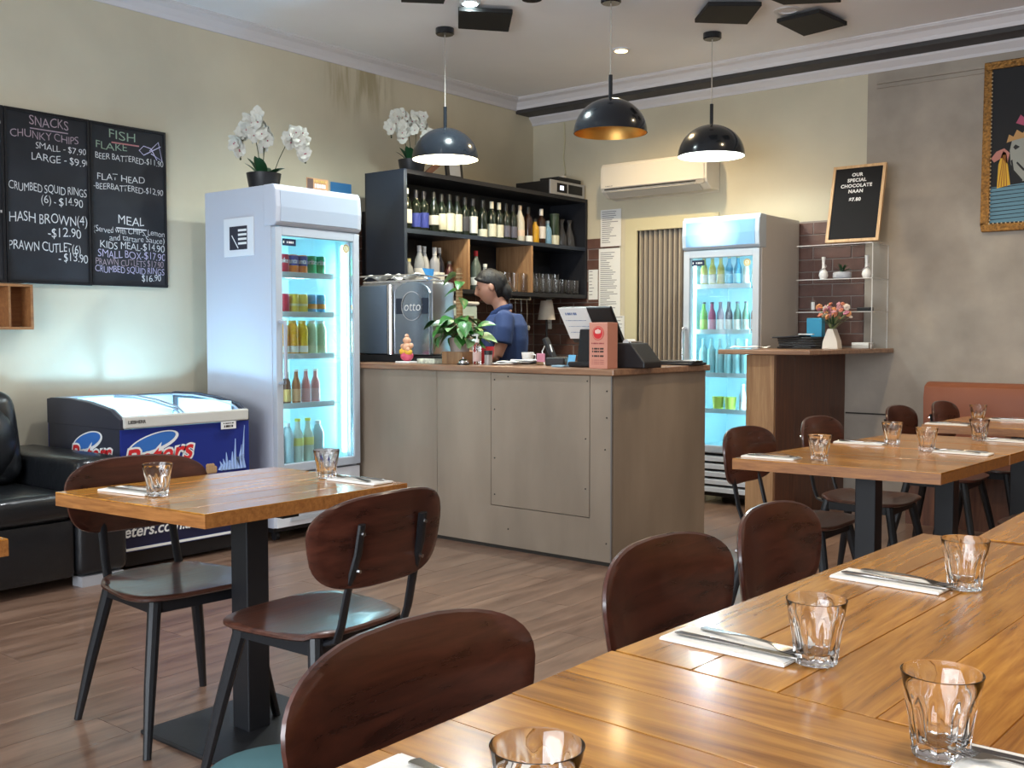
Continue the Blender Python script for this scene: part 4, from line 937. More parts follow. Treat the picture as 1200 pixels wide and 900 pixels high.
c2 = chalkboard('right chalkboard headed FISH on the left wall', 3.241, 3.737, 1.516, 2.468, [
    ('FISH', .075, .42, .065, 'chalk3', 'C', .34), ('FLAKE', .062, .28, .140, 'chalk3', 'C', .40), ('BEER BATTERED-$11.90', .052, .52, .205, 'chalk', 'C', .90), ('FLAT HEAD', .056, .40, .330, 'chalk', 'C', .62), ('-BEERBATTERED-$12.90', .052, .50, .390, 'chalk', 'C', .92),
    ('MEAL', .075, .52, .590, 'chalk', 'C', .34), ('(Served with CHIPS, Lemon', .052, .50, .655, 'chalk', 'C', .94), ('and tartare Sauce)', .052, .60, .700, 'chalk', 'C', .74), ('KIDS MEAL-$14.90', .062, .54, .750, 'chalk', 'C', .86),
    ('SMALL BOX-$17.90', .064, .53, .805, 'chalkblue', 'C', .90), ('PRAWN CUTLETS $17.90', .056, .50, .855, 'chalk2', 'C', .90), ('CRUMBED SQUID RINGS', .056, .50, .900, 'chalkblue', 'C', .92), ('$16.90', .058, .78, .945, 'chalk', 'C', .26)])
obj('chalk_underline', MB().box(.0125, .0132, -.11, .07, .365, .373), flat('red_chalk', (.5, .2, .2), .9), c2)
obj('chalk_underline', MB().box(.0125, .0132, -.09, .11, -.135, -.128), M['chalk'], c2)
fish = MB().tube([(.0132, .235-.02, .385), (.0132, .10, .32), (.0132, .07, .345), (.0132, .10, .375), (.0132, .15, .365), (.0132, .19, .30)], .0028, 6).tube([(.0132, .14, .35), (.0132, .20, .43-.02), (.0132, .225, .30), (.0132, .15, .335)], .0028, 6)
obj('chalk_fish', fish, M['chalkblue'], c2)
chalkboard('leftmost chalkboard, cut off by the left edge', 2.25, 2.741, 1.512, 2.469, [])
for z_ in (.38, -.10): obj('chalk_mark', MB().box(.0125, .0132, .222, .236, z_, z_+.014), M['chalk'], bpy.data.objects['chalkboard.002'])
t = thing('wall_box_shelf', 'small open brown wooden box shelf under the chalkboards at the left edge', 'shelf', (XW+.001, 2.60, 1.38))
obj('box', MB().box(0, .12, -.235, .235, .108, .122).box(0, .12, -.235, .235, -.125, -.111).box(0, .12, .220, .235, -.111, .108).box(0, .12, -.235, -.220, -.111, .108), M['cork'], t, bevel=.001)
obj('back', MB().box(0, .008, -.22, .22, -.111, .108), M['cork'], t); obj('middle_board', MB().box(.008, .118, .10, .112, -.111, .108), M['cork'], t)

def paper(label, x0, x1, z0, z1, lines=14, tilt=0, y=YW-.012, name='notice_sheet'):
    t = thing(name, label, 'notice', ((x0+x1)/2, y, (z0+z1)/2), 0, 'paper notices beside the shelf unit')
    w_, h_ = (x1-x0)/2, (z1-z0)/2
    o = obj('sheet', MB().box(-w_, w_, -.0015, 0, -h_, h_), M['paper'], t, rot=(0, tilt, 0))
    random.seed(int(abs(x0*999)))
    ink = MB()
    for i in range(lines):
        z = h_*.88-i*(2*h_*.88/lines); L_ = random.uniform(.5, 1.6)*w_
        ink.box(-w_*.85, min(w_*.85, -w_*.85+L_), -.0022, -.0015, z-.003, z+.003)
    obj('printed_lines', ink, flat('print_grey', (.25, .25, .27), .7), o)
    return t
paper('upper price sheet on the wall right of the shelf unit, below the air conditioner', -5.044, -4.837, 1.965, 2.275, 16)
paper('long lower price sheet on the tiles right of the shelf unit', -5.060, -4.843, 1.38, 1.948, 30)
paper('narrow slip pinned on the tiles between shelf unit and long price sheet', -5.165, -5.07, 1.52, 1.775, 8)
paper('small sheet with blue print below the long price sheet', -4.93, -4.80, 1.18, 1.38, 6)
t = paper('narrow strip of paper hanging under the shelf unit behind the register', -5.62, -5.56, 1.27, 1.53, 6)
t = thing('orange_flyer', 'small orange flyer standing on top of the left fridge', 'flyer', (-4.985, 4.28, 2.103))
obj('card', MB().box(0, .003, -.085, .085, 0, .075), flat('flyer_orange', (.50, .27, .13), .7), t); obj('photo', MB().box(.003, .004, -.08, -.035, .005, .07), flat('flyer_dark', (.10, .06, .05), .7), t)
strokes(t, M['paper'], [(.0041, .022, .030, .045, .012)]); strokes(t, flat('flyer_gold', (.6, .42, .12)), [(.0041, .022, .058, .05, .006)])
t = thing('blue_poster', 'small blue and white poster on the wall behind the left fridge top', 'poster', (XW+.003, 5.18, 2.16))
obj('sheet', MB().box(0, .003, -.10, .10, -.14, .16), M['paper'], t); obj('blue_band', MB().box(.003, .004, -.10, .10, .09, .16), flat('band_blue', (.05, .22, .50), .6), t); obj('black_print', MB().box(.003, .004, .02, .09, -.12, .05), flat('print_grey', (.25, .25, .27), .7), t)

t = thing('letter_board', 'black felt letter board in a pale wood frame above the display shelf', 'sign', (-2.725, 7.08, 1.858))
R0 = (-.25, 0, 0)
o = obj('felt_panel', MB().box(-.165, .165, -.006, .006, .02, .535), M['felt'], t, rot=R0)
fo = obj('frame', MB().box(-.185, .185, -.012, .012, 0, .02).box(-.185, .185, -.012, .012, .535, .555).box(-.185, -.165, -.012, .012, .02, .535).box(.165, .185, -.012, .012, .02, .535), M['pine'], t, rot=R0, bevel=.001)
for s_, z in (('OUR', .485), ('SPECIAL', .445), ('CHOCOLATE', .405), ('NAAN', .365), ('$7.80', .305)): text(s_, .034, M['chalk'], o, (-.01, -.0065, z), FY, bold=.0012, space=1.1)

t = thing('painting', 'tall framed painting of a crowned figure in gold frame, cut off by the right edge', 'painting', (-1.98, YW-.015, 1.905))
PW, PH = .88, 1.11
fr = MB().box(0, PW, -.03, 0, 0, .05).box(0, PW, -.03, 0, PH-.05, PH).box(0, .05, -.03, 0, .05, PH-.05).box(PW-.05, PW, -.03, 0, .05, PH-.05)
obj('frame', fr, M['gold'], t, bevel=.006)
cv = obj('canvas', MB().box(.05, PW-.05, -.014, 0, .05, PH-.05), flat('canvas_black', (.012, .012, .014), .7), t)
bd = MB()
for i in range(40):
    z = .05+i*(PH-.1)/40; bd.ball((.053, -.031, z), .005, 6, 4); 
for i in range(30): bd.ball((.05+i*(PW-.1)/30, -.031, .053), .005, 6, 4)
obj('beading', bd, flat('bead_gold', (.75, .60, .38), .4), t, True)
def art(nm, poly, col, d):
    poly = [(.05+(x-.05)*.68, .05+(z-.05)*.86) for x, z in poly]
    obj(nm, MB().prism(poly, -.014-d, -.014, 'y'), flat(nm+'_paint', col, .6), cv)
art('striped_water', [(.05, .06), (.60, .06), (.60, .36), (.05, .33)], (.12, .26, .34), .001)
for i in range(9): art('dark_ripple', [(.05, .08+i*.03), (.55, .10+i*.03), (.55, .104+i*.03), (.05, .087+i*.03)], (.01, .02, .03), .002)
art('yellow_tassel', [(.11, .32), (.23, .34), (.19, .58), (.16, .60), (.12, .50)], (.72, .42, .03), .003)
for i in range(4): art('orange_thread', [(.12+i*.025, .33), (.128+i*.025, .33), (.165+i*.006, .57), (.160+i*.006, .57)], (.35, .12, .01), .0045)
art('grey_face', [(.22, .60), (.24, .68), (.32, .70), (.48, .70), (.52, .50), (.46, .38), (.34, .36), (.27, .42), (.23, .50)], (.33, .34, .30), .003)
art('dark_line', [(.25, .62), (.27, .64), (.31, .62), (.27, .60)], (.01, .01, .01), .0045)
art('dark_line', [(.28, .50), (.34, .44), (.42, .42), (.42, .43), (.35, .455), (.29, .51)], (.01, .01, .01), .0045)
art('dark_line', [(.23, .52), (.25, .44), (.33, .36), (.34, .37), (.26, .45), (.245, .53)], (.01, .01, .01), .0045)
art('crown', [(.19, .66), (.21, .72), (.25, .70), (.28, .75), (.33, .72), (.38, .76), (.38, .69), (.24, .67)], (.50, .28, .10), .004)
art('pink_flower', [(.27, .80), (.31, .86), (.36, .82), (.42, .86), (.44, .78), (.36, .77)], (.45, .08, .15), .004)
art('pink_cloth', [(.04+.01, .55), (.10, .60), (.17, .62), (.22, .58), (.20, .50), (.15, .55), (.08, .52)], (.50, .20, .16), .003)
art('red_hand', [(.36, .30), (.42, .36), (.50, .33), (.50, .24), (.42, .22)], (.50, .08, .12), .004)

# ================================================================ on the plywood counter
ZK = 1.0475
t = thing('coffee_machine', 'steel coffee machine with a round emblem standing on the left end of the plywood counter', 'coffee machine', (-4.79, 4.80, ZK))
bl = flat('blue_steel', (.16, .22, .30), .3); bl.node_tree.nodes['Principled BSDF'].inputs['Metallic'].default_value = .7
obj('base', MB().box(-.42, .28, .0, .25, 0, .045), M['black'], t, bevel=.003)
obj('body', MB().rbox(-.40, .26, .02, .23, .045, .515, .02), M['steel'], t, True)
obj('side_panel', MB().rbox(-.40, -.14, .006, .03, .05, .50, .012), bl, t, True)
obj('glass_pillar', MB().cyl((-.105, .015, .05), (-.105, .015, .50), .028, None, 20), M['chrome'], t, True)
arch = [(-.06, .05), (.25, .05), (.25, .42)]+[(.095+.155*math.cos(a), .44+.075*math.sin(a)) for a in [i*PI/10 for i in range(11)]]+[(-.06, .42)]
obj('emblem_panel', MB().prism(arch, .0, .018, 'y'), mat('smoked_steel', (.32, .38, .44), .22, metal=.85), t, bevel=.004)
em = obj('emblem_ring', MB().lathe([(.088, 0), (.094, 0), (.094, .003), (.088, .003)], 40, Matrix.Translation((.10, -.001, .36)) @ Matrix.Rotation(PI/2, 4, 'X'), closed=True), M['chrome'], t)
text('otto', .085, M['chalk'], t, (.10, -.0025, .355), FY, bold=-.0005, shear=.15)
for x in (-.045, .185): obj('emblem_bar', MB().box(x, x+.058, -.001, 0, .31, .41), M['navy'], t)
obj('cup_rail', MB().tube([(-.40, .02, .56), (.12, .02, .56), (.22, .03, .545), (.25, .10, .53)], .006, 8).tube([(-.40, .22, .56), (.22, .22, .56)], .006, 8), M['chrome'], t, True)
obj('top_tray', MB().rbox(-.39, .20, .03, .22, .51, .53, .008), M['chrome'], t)
def cloth(name, label, cx_, cy_, w_, d_, z, amp, m_, cat):
    n = 14; mb = MB(); vs = []; fs = []
    for i in range(n):
        for j in range(n):
            u, v = i/(n-1)-.5, j/(n-1)-.5
            vs.append((u*w_, v*d_, amp*(1+math.sin(u*9+v*5)+.7*math.sin(v*8-u*6)+.3)*.35+.004))
    for i in range(n-1):
        for j in range(n-1): fs.append((i*n+j, (i+1)*n+j, (i+1)*n+j+1, i*n+j+1))
    o = obj(name, mb.add(vs, fs), m_, None, True, loc=(cx_, cy_, z)); s_ = o.modifiers.new('thick', 'SOLIDIFY'); s_.thickness = .003
    return tag(o, label, cat)
cloth('tea_towel', 'crumpled white cloth on top of the coffee machine at its left', -5.06, 4.92, .24, .16, ZK+.533, .035, M['paper'], 'cloth')
cloth('tea_towel', 'crumpled white and grey cloth on the middle of the coffee machine', -4.80, 4.92, .24, .16, ZK+.533, .035, M['napkin'], 'cloth')
o = tag(obj('blue_packet', MB().prism([(-.05, .07), (.05, .06), (.035, 0), (.0, 0)], -.004, .004, 'y'), flat('packet_blue', (.05, .30, .65), .4), None, loc=(-4.615, 4.87, ZK+.532)), 'small bright blue packet at the right end of the coffee machine top', 'packet')

t = thing('idol_figurine', 'small colourful seated figurine with pink base at the left of the counter front', 'figurine', (-4.64, 4.70, ZK))
obj('plate', MB().rbox(-.06, .06, -.045, .045, 0, .012, .004), M['paper'], t)
obj('pink_base', MB().ball((0, 0, .045), .045, 16, 10, (1.05, .8, .75)), flat('fig_pink', (.75, .12, .20), .4), t, True)
obj('yellow_lap', MB().ball((-.02, -.01, .072), .032, 14, 8, (1, .8, .7)).ball((.022, -.01, .070), .030, 14, 8, (1, .8, .7)), flat('fig_yellow', (.85, .50, .06), .4), t, True)
obj('torso', MB().ball((0, 0, .10), .032, 14, 8).ball((-.034, 0, .105), .017, 10, 6).ball((.036, 0, .11), .017, 10, 6).ball((.03, -.02, .085), .014, 10, 6), flat('fig_peach', (.75, .42, .26), .5), t, True)
obj('head', MB().ball((.0, 0, .142), .024, 14, 8).ball((-.024, 0, .142), .013, 8, 6, (1, .4, 1)).ball((.024, 0, .142), .013, 8, 6, (1, .4, 1)).ball((0, 0, .170), .014, 10, 6), flat('fig_peach', (.75, .42, .26)), t, True)
o = tag(obj('leaflet_block', MB().rbox(-.075, .075, -.04, .04, 0, .030, .003), mat('patterned_paper', (.65, .68, .55), .8, var=.5, vscale=40), None, loc=(-4.475, 4.735, ZK)), 'low pale green patterned block between figurine and planter', 'box')

# potted pothos with a coir pole
t = thing('pothos_plant', 'green leafy pothos plant with a coir pole in a pale pot on the counter', 'plant', (-4.285, 4.80, ZK))
wb = MB(); 
for i in range(4): obj('box_slat', MB().box(-.075, .075, -.075+.0, -.063, .002+.0, .072).box(0, 0, 0, 0, 0, 0) if False else MB().box(-.08+i*.0405, -.0405+i*.0405, -.075, -.063, 0, .075), M['lightoak'], t, bevel=.0008)
obj('box_shell', MB().box(-.08, -.07, -.063, .07, 0, .075).box(.071, .081, -.063, .07, 0, .075).box(-.07, .071, .06, .07, 0, .075).box(-.07, .071, -.063, .06, 0, .008), M['lightoak'], t)
obj('pot', MB().lathe([(1e-6, .01), (.052, .01), (.066, .16), (.061, .16), (.056, .145), (1e-6, .145)], 28), mat('stone_pot', (.38, .31, .27), .6, var=.4, vscale=14, stretch=(1, 1, .3)), t, True)
obj('soil', MB().cyl((0, 0, .13), (0, 0, .147), .057, None, 20), M['moss'], t)
obj('coir_pole', MB().tube([(0, 0, .14), (-.003, 0, .35), (-.006, 0, .585)], [.020, .021, .018], 14), M['moss'], t, True)
for i in range(16): obj('pole_band', MB().tube([(.0215*math.cos(a)-.004, .0215*math.sin(a), .22+i*.022) for a in [k*2*PI/12 for k in range(13)]], .0022, 5), flat('twine', (.55, .42, .25), .9), t)
def leaf_mesh(L_=.09, w_=.06, curl=.35, heart=True):
    n, m_ = 9, 5; vs = []; fs = []
    for i in range(n):
        u = i/(n-1)
        wd = w_*.5*(math.sin(PI*min(1, u**.62))**.8 if heart else math.sin(PI*u**.8)**.6)
        for j in range(m_):
            v = j/(m_-1)*2-1
            vs.append((u*L_-(.012 if heart and u < .01 else 0), v*wd, -curl*L_*u*u+abs(v)*.12*wd*2+.0))
    for i in range(n-1):
        for j in range(m_-1): fs.append((i*m_+j, (i+1)*m_+j, (i+1)*m_+j+1, i*m_+j+1))
    me = MB().add(vs, fs).mesh('leaf', False); smooth(me, 180); return me
lf1 = leaf_mesh(); lf1.materials.append(M['leaf']); lf2 = leaf_mesh(.10, .068, .5); lf2.materials.append(M['leafpale']); lf3 = leaf_mesh(.085, .06, .2); lf3.materials.append(M['leafdark'])
random.seed(11)
st = MB()
for i in range(58):
    a = random.uniform(0, 2*PI) if i > 12 else -PI/2+random.uniform(-1.5, 1.5); r0 = random.uniform(.035, .15); z = .17+random.uniform(-.01, .125)*(1-r0*2)
    if i > 52: z = .30+.05*(i-52); r0 = .02; a = [-2.8, -.3, -2.4, -.6, -2.9][i-53]
    if i in (3, 7): a = -.25; r0 = .115; z = .14
    me = lf2 if i % 6 == 3 else lf3 if i % 4 == 1 else lf1
    o = bpy.data.objects.new('leaf', me); C.objects.link(o); o.parent = t
    p = Vector((r0*math.cos(a), r0*math.sin(a), z)); o.location = p
    o.rotation_euler = (random.uniform(-.6, .6), random.uniform(-.35, .75), a+random.uniform(-.6, .6)); k = random.uniform(.95, 1.4); o.scale = (k, k, k)
    st.tube([(0.01*math.cos(a), .01*math.sin(a), .14 if z < .3 else z-.03), (p.x*.6, p.y*.6, z+.005), tuple(p)], .0018, 5)
obj('stem', st, M['stem'], t, True)['kind'] = 'stuff'
# small things round the planter
t = thing('red_bowl', 'small red bowl behind the sanitiser bottle on the counter', 'bowl', (-4.155, 4.90, ZK)); obj('bowl', MB().lathe([(1e-6, 0), (.03, 0), (.045, .055), (.048, .10), (.044, .10), (.040, .06), (1e-6, .012)], 24), flat('bowl_red', (.55, .02, .03), .3), t, True)
obj('rim', MB().lathe([(.0441, .1), (.0485, .1), (.0485, .106), (.0441, .106)], 24, None, None, True), flat('bowl_red', (.55, .02, .03)), t)
def pump(x, y, label, c, h=.11, r=.026):
    t = thing('pump_bottle', label, 'bottle', (x, y, ZK))
    obj('bottle', MB().lathe([(1e-6, 0), (r, 0), (r, h), (r*.45, h+.018), (r*.4, h+.03), (1e-6, h+.03)], 20), c, t, True)
    obj('pump', MB().cyl((0, 0, h+.03), (0, 0, h+.065), .005, None, 8).rbox(-.035, .012, -.009, .009, h+.06, h+.075, .003), M['paper'], t, True)
    obj('collar', MB().cyl((0, 0, h+.022), (0, 0, h+.042), .013, None, 14), M['paper'], t, True)
    return t
p = pump(-4.09, 4.735, 'clear hand sanitiser bottle with a white pump in front of the woman', M['glass']); obj('label', MB().lathe([(.0265, .02), (.0265, .075)], 20), flat('pink_label', (.60, .42, .38), .6), p, True)
t = thing('desk_bell', 'small black and white tally bell beside the wooden planter', 'bell', (-4.155, 4.685, ZK)); obj('base', MB().cyl((0, 0, 0), (0, 0, .008), .038, None, 20), M['black'], t); obj('dome', MB().ball((0, 0, .012), .032, 18, 10, (1, 1, .75)), M['chrome'], t, True); obj('button', MB().cyl((0, 0, .03), (0, 0, .045), .004, None, 8), M['chrome'], t)
t = thing('toothpick_jar', 'clear jar with a black lid right of the sanitiser bottle', 'jar', (-4.01, 4.745, ZK)); obj('jar', MB().lathe([(1e-6, 0), (.024, 0), (.024, .06), (1e-6, .061)], 18), flat('jar_grey', (.30, .27, .25), .2), t, True); obj('lid', MB().cyl((0, 0, .061), (0, 0, .085), .026, None, 18), M['black'], t)
for i, (x, y, r) in enumerate([(-3.97, 4.83, .3), (-3.90, 4.86, -.2), (-3.84, 4.90, .6)]):
    cloth('paper_sheet', ['loose white paper sheet nearest the woman on the counter', 'loose paper sheet in the middle of the counter pile', 'loose paper sheet at the right of the counter pile'][i], x, y, .19, .14, ZK+.010*i, .006, M['paper'], 'paper').rotation_euler = (0, 0, r)
t = thing('mug', 'white cup on a dark saucer behind the loose papers', 'cup', (-3.96, 5.06, ZK)); obj('saucer', MB().lathe([(1e-6, 0), (.05, .002), (.07, .012), (.068, .014), (1e-6, .006)], 24), M['black'], t, True); obj('cup', MB().lathe([(1e-6, .008), (.03, .008), (.040, .07), (.036, .07), (.027, .014), (1e-6, .014)], 24), M['paper'], t, True); obj('handle', MB().tube([(.037, 0, .06), (.06, 0, .055), (.06, 0, .03), (.034, 0, .022)], .004, 8), M['paper'], t, True)
t = thing('chopping_board', 'long pale wooden board lying on the counter behind the papers', 'board', (-3.66, 5.02, ZK)); obj('board', MB().rbox(-.16, .16, -.05, .05, 0, .022, .006), M['pine'], t, rot=(0, 0, .1)); obj('groove', MB().rbox(-.14, .14, -.035, .035, .022, .0235, .001), M['lightoak'], t, rot=(0, 0, .1))
t = thing('phone_dock', 'black phone dock tangled with a white cable beside the register', 'phone', (-3.62, 4.90, ZK)); obj('dock', MB().rbox(-.06, .06, -.04, .04, 0, .05, .01), M['black'], t, rot=(.1, 0, .3)); obj('handset', MB().rbox(-.015, .015, -.02, .02, .03, .18, .008), M['black'], t, rot=(0, -.5, 0)); obj('cable', MB().tube([(-.09, 0, .003), (-.13, .03, .08), (-.10, .02, .12), (-.05, 0, .12), (-.02, -.02, .08)], .004, 6), M['paper'], t, True); obj('pink_face', MB().rbox(-.11, -.05, -.052, -.045, .02, .07, .003), flat('pink_plastic', (.55, .22, .30), .5), t)
o = tag(obj('blue_card', MB().box(-.025, .025, -.002, .002, 0, .065), flat('card_blue', (.15, .40, .62), .4), None, loc=(-3.50, 4.87, ZK), rot=(-.25, 0, 0)), 'small light blue card propped beside the register stand', 'card')

# register
t = thing('cash_register', 'black touch screen register with a white sheet taped on its back', 'register', (-3.335, 4.80, ZK))
obj('stand_base', MB().rbox(-.09, .10, -.07, .10, 0, .03, .01), M['black'], t)
obj('stand', MB().prism([(-.06, .02), (.08, .02), (.05, .21), (-.04, .21)], -.02, .05, 'y'), M['black'], t, bevel=.006)
scr = obj('screen', MB().rbox(-.17, .17, -.012, .012, -.12, .12, .008), M['black'], t, loc=(.01, .03, .235), rot=(.62, 0, 0))
obj('paper_sheet', MB().box(-.175, .015, -.0155, -.0125, -.085, .125), M['paper'], scr)
strokes(scr, flat('ink_blue', (.15, .22, .4)), [(-.0156, -.10, .085, .04, .008), (-.0156, -.085, .04, .07, .002), (-.0156, -.08, .0, .07, .0015), (-.0156, -.08, -.04, .07, .002)], 'y')
o = tag(obj('receipt_coaster', MB().rbox(-.04, .04, -.03, .03, 0, .010, .003), flat('coaster_blue', (.25, .38, .48), .5), None, loc=(-3.45, 4.70, ZK)), 'small blue grey pad at the foot of the register', 'pad')
t = thing('donation_box', 'salmon coloured card box with a round red emblem at the counter corner', 'box', (-3.135, 4.66, ZK))
obj('box', MB().rbox(-.058, .058, -.05, .05, 0, .245, .003), flat('salmon_card', (.62, .27, .19), .6), t)
obj('emblem', MB().cyl((0, -.0505, .188), (0, -.052, .188), .037, None, 32), M['red'], t); obj('emblem_ring', MB().lathe([(.030, 0), (.034, 0), (.034, .0012), (.030, .0012)], 32, Matrix.Translation((0, -.052, .188)) @ Matrix.Rotation(PI/2, 4, 'X'), closed=True), flat('salmon_card', (.62, .27, .19)), t)
obj('emblem_mark', MB().ball((0, -.053, .192), .017, 12, 8, (1.1, .06, .45)).ball((-.012, -.053, .199), .007, 10, 6, (1, .06, 1)).ball((0, -.053, .203), .008, 10, 6, (1, .06, 1)).ball((.012, -.053, .199), .007, 10, 6, (1, .06, 1)), flat('salmon_pale', (.78, .50, .42), .6), t, True)
strokes(t, flat('box_red_print', (.30, .05, .05)), [(-.0502, 0, .134, .042, .0035), (-.0502, 0, .045, .04, .0012), (-.0502, 0, .035, .04, .0012), (-.0502, 0, .025, .04, .0012)], 'y'); strokes(t, M['seam'], [(-.0502, 0, .106, .038, .0045), (-.0502, 0, .091, .038, .0045), (-.0502, 0, .067, .038, .0045)], 'y')
t = thing('receipt_printer', 'black angular receipt printer and cash drawer block right of the salmon box', 'printer', (-3.03, 4.88, ZK))
obj('body', MB().prism([(-.12, 0), (.07, 0), (.07, .03), (-.02, .135), (-.12, .135)], -.09, .09, 'x', Matrix.Rotation(-PI/2, 4, 'Z') @ Matrix.Identity(4)).mesh('body'), M['black'], t, bevel=.006)
obj('paper_roll', MB().cyl((-.08, -.04, .135), (-.08, .04, .135), .020, None, 20), M['paper'], t, True); obj('cutter_bar', MB().rbox(-.05, -.035, -.06, .06, .135, .143, .003), M['chrome'], t)
t = thing('card_terminal', 'small black and white card terminal leaning behind the salmon box', 'terminal', (-3.20, 4.80, ZK)); obj('body', MB().rbox(-.035, .035, -.012, .012, 0, .17, .006), M['black'], t, rot=(-.25, 0, 0)); obj('screen', MB().box(-.026, .026, -.0135, -.012, .10, .15), M['paper'], t, rot=(-.25, 0, 0))
t = thing('bill_tray', 'flat black bill trays stacked at the right end of the counter', 'tray', (-3.12, 5.46, ZK)); obj('tray', MB().rbox(-.12, .12, -.09, .09, 0, .014, .005), M['black'], t); obj('tray', MB().rbox(-.11, .11, -.08, .08, .014, .026, .005), M['black'], t, rot=(0, 0, .15)); obj('bill', MB().box(.03, .12, -.03, .05, .026, .029), M['paper'], t)

# ================================================================ back bench under the shelf, and things on it
t = thing('back_bench', 'dark bench with a steel top along the tiled wall behind the bar', 'bench', (-5.77, 4.75, 0))
obj('cabinet', MB().box(.01, .56, 0, 2.68, .08, .87), M['navyin'], t); obj('top', MB().rbox(.0, .60, -.01, 2.69, .87, .905, .005), M['steel'], t)
for i in range(4): d_ = obj('door', MB().box(.56, .578, .01+i*.668, .66+i*.668, .10, .85), M['navy'], t, bevel=.002); obj('handle', MB().box(.578, .592, .55+i*.668, .565+i*.668, .6, .75), M['chrome'], d_)
o = obj('kick', MB().box(.03, .50, 0, 2.66, 0, .08), M['black'], t)
t = thing('desk_lamp', 'small lamp with a pale shade standing behind the register', 'lamp', (-5.34, 7.08, .906)); obj('base', MB().cyl((0, 0, 0), (0, 0, .02), .07, None, 20), M['black'], t); obj('pole', MB().cyl((0, 0, .02), (0, 0, .46), .01, None, 10), M['black'], t); obj('lamp_shade', MB().lathe([(.075, .44), (.05, .60), (.048, .60), (.073, .44)], 24, None, None, True), flat('shade_cream', (.70, .62, .54), .8), t, True)
t = thing('utensil_rack', 'bunch of shiny steel ladles hanging under the shelf unit right of the woman', 'utensils', (-5.26, 6.60, 1.528))
obj('rail', MB().cyl((0, -.16, -.02), (0, .16, -.02), .005, None, 8), M['chrome'], t); obj('hanger', MB().box(-.004, .004, -.15, -.145, -.02, 0).box(-.004, .004, .145, .15, -.02, 0), M['chrome'], t)
for i in range(4):
    y = -.12+i*.075; ll = [.22, .30, .20, .24][i]
    o = obj('ladle', MB().tube([(0, y, -.02), (.006, y, -ll*.6), (0, y, -ll)], [.003, .004, .006], 6).ball((.012, y, -ll-.01), .03, 12, 8, (.6, 1, .8)), M['chrome'], t, True)
t = thing('espresso_grinder', 'steel kitchen machine between the coffee machine and the woman', 'machine', (-4.78, 5.45, 0)) if False else None
t = thing('milk_fridge_box', 'pale steel appliance on the back bench behind the pothos', 'appliance', (-5.38, 5.72, .9055)); obj('body', MB().rbox(-.19, .19, -.25, .30, 0, .54, .02), flat('pale_aqua_enamel', (.45, .58, .57), .25), t, True); obj('lid', MB().rbox(-.20, .20, -.26, .31, .54, .565, .01), M['paper'], t); obj('front_panel', MB().rbox(.185, .196, -.2, .25, .08, .46, .004), M['chrome'], t)
for i in range(3):
    t = thing('plate_stack', ['stack of white plates on the pale appliance, left', 'stack of white plates on the pale appliance, middle', 'stack of white plates on the pale appliance, right'][i], 'plates', (-5.40, 5.56+i*.17, 1.4712), 0, 'plate stacks')
    for k in range(3): obj('plate', MB().lathe([(1e-6, 0), (.04, 0), (.075, .010), (.073, .013), (1e-6, .005)], 20), M['paper'], t, True, loc=(0, 0, k*.012))

# ================================================================ things on top of fridge and shelf: orchids
ft_me = None
def flower_me():
    mb = MB()
    for k in range(5):
        a = k*2*PI/5+PI/2; big = .034 if k in (1, 4) else .027
        R_ = Matrix.Rotation(a, 4, 'X')
        n = 7; vs = []; fs = []
        for i in range(n):
            u = i/(n-1); wd = big*.62*math.sin(PI*min(1, .12+u*.86))**.8
            for j in (-1, 0, 1): vs.append((.004*(1-abs(j))+.010*u*u, j*wd, u*big*1.2))
        for i in range(n-1):
            for j in range(2): fs.append((i*3+j, (i+1)*3+j, (i+1)*3+j+1, i*3+j+1))
        mb.add(vs, fs, R_)
    me = mb.mesh('flower', False); me.materials.append(M['petal']); smooth(me, 180); return me
fl_me = flower_me(); fc_me = MB().ball((.007, 0, -.004), .0035, 8, 6).mesh('flower_centre'); fc_me.materials.append(M['petalc'])
def orchid(label, loc, sprays, seed, s=1.0):
    t = thing('potted_orchid', label, 'plant', loc, 0, 'white orchids in black bowls'); t.scale = (s, s, s)
    obj('bowl', MB().lathe([(1e-6, 0), (.075, 0), (.085, .02), (.100, .105), (.094, .105), (.088, .09), (1e-6, .09)], 32), M['black'], t, True)
    random.seed(seed)
    ol = leaf_mesh(.12, .065, .25, False); ol.materials.append(M['leafdark'])
    for a, ty in ((-2.0, -1.25), (-1.3, -1.35), (-.9, -1.15), (.3, -.6), (2.3, -.9), (-2.6, -1.0)):
        o = bpy.data.objects.new('leaf', ol); C.objects.link(o); o.parent = t; o.location = (.03*math.cos(a), .03*math.sin(a), .085); o.rotation_euler = (0, ty, a)
    for pts, nf in sprays:
        P = [Vector(p) for p in pts]
        obj('stem', MB().tube(P, .0025, 6), M['stem'], t, True)
        segs = [(P[i+1]-P[i]).length for i in range(len(P)-1)]; tot = sum(segs); s0 = tot*.5
        for k in range(nf):
            d = s0+(tot-s0)*k/(nf-1); i = 0
            while i < len(segs)-1 and d > segs[i]: d -= segs[i]; i += 1
            q = P[i].lerp(P[i+1], min(1, d/segs[i]))
            o = bpy.data.objects.new('flower', fl_me); C.objects.link(o); o.parent = t
            off = Vector((random.uniform(-.02, .03), random.uniform(-.035, .02), random.uniform(-.025, .03))); o.location = q+off
            o.rotation_euler = (random.uniform(-.5, .5), random.uniform(-.4, .6), -.95+random.uniform(-.8, .8)); kk = random.uniform(.95, 1.35); o.scale = (kk, kk, kk)
            c_ = bpy.data.objects.new('flower_centre', fc_me); C.objects.link(c_); c_.parent = o
        for k in range(3): obj('bud', MB().ball(P[-1]+Vector((.006*k, -.004*k, -.016*k)), .006, 8, 6, (1, 1, 1.3)), M['stem'], t, True)
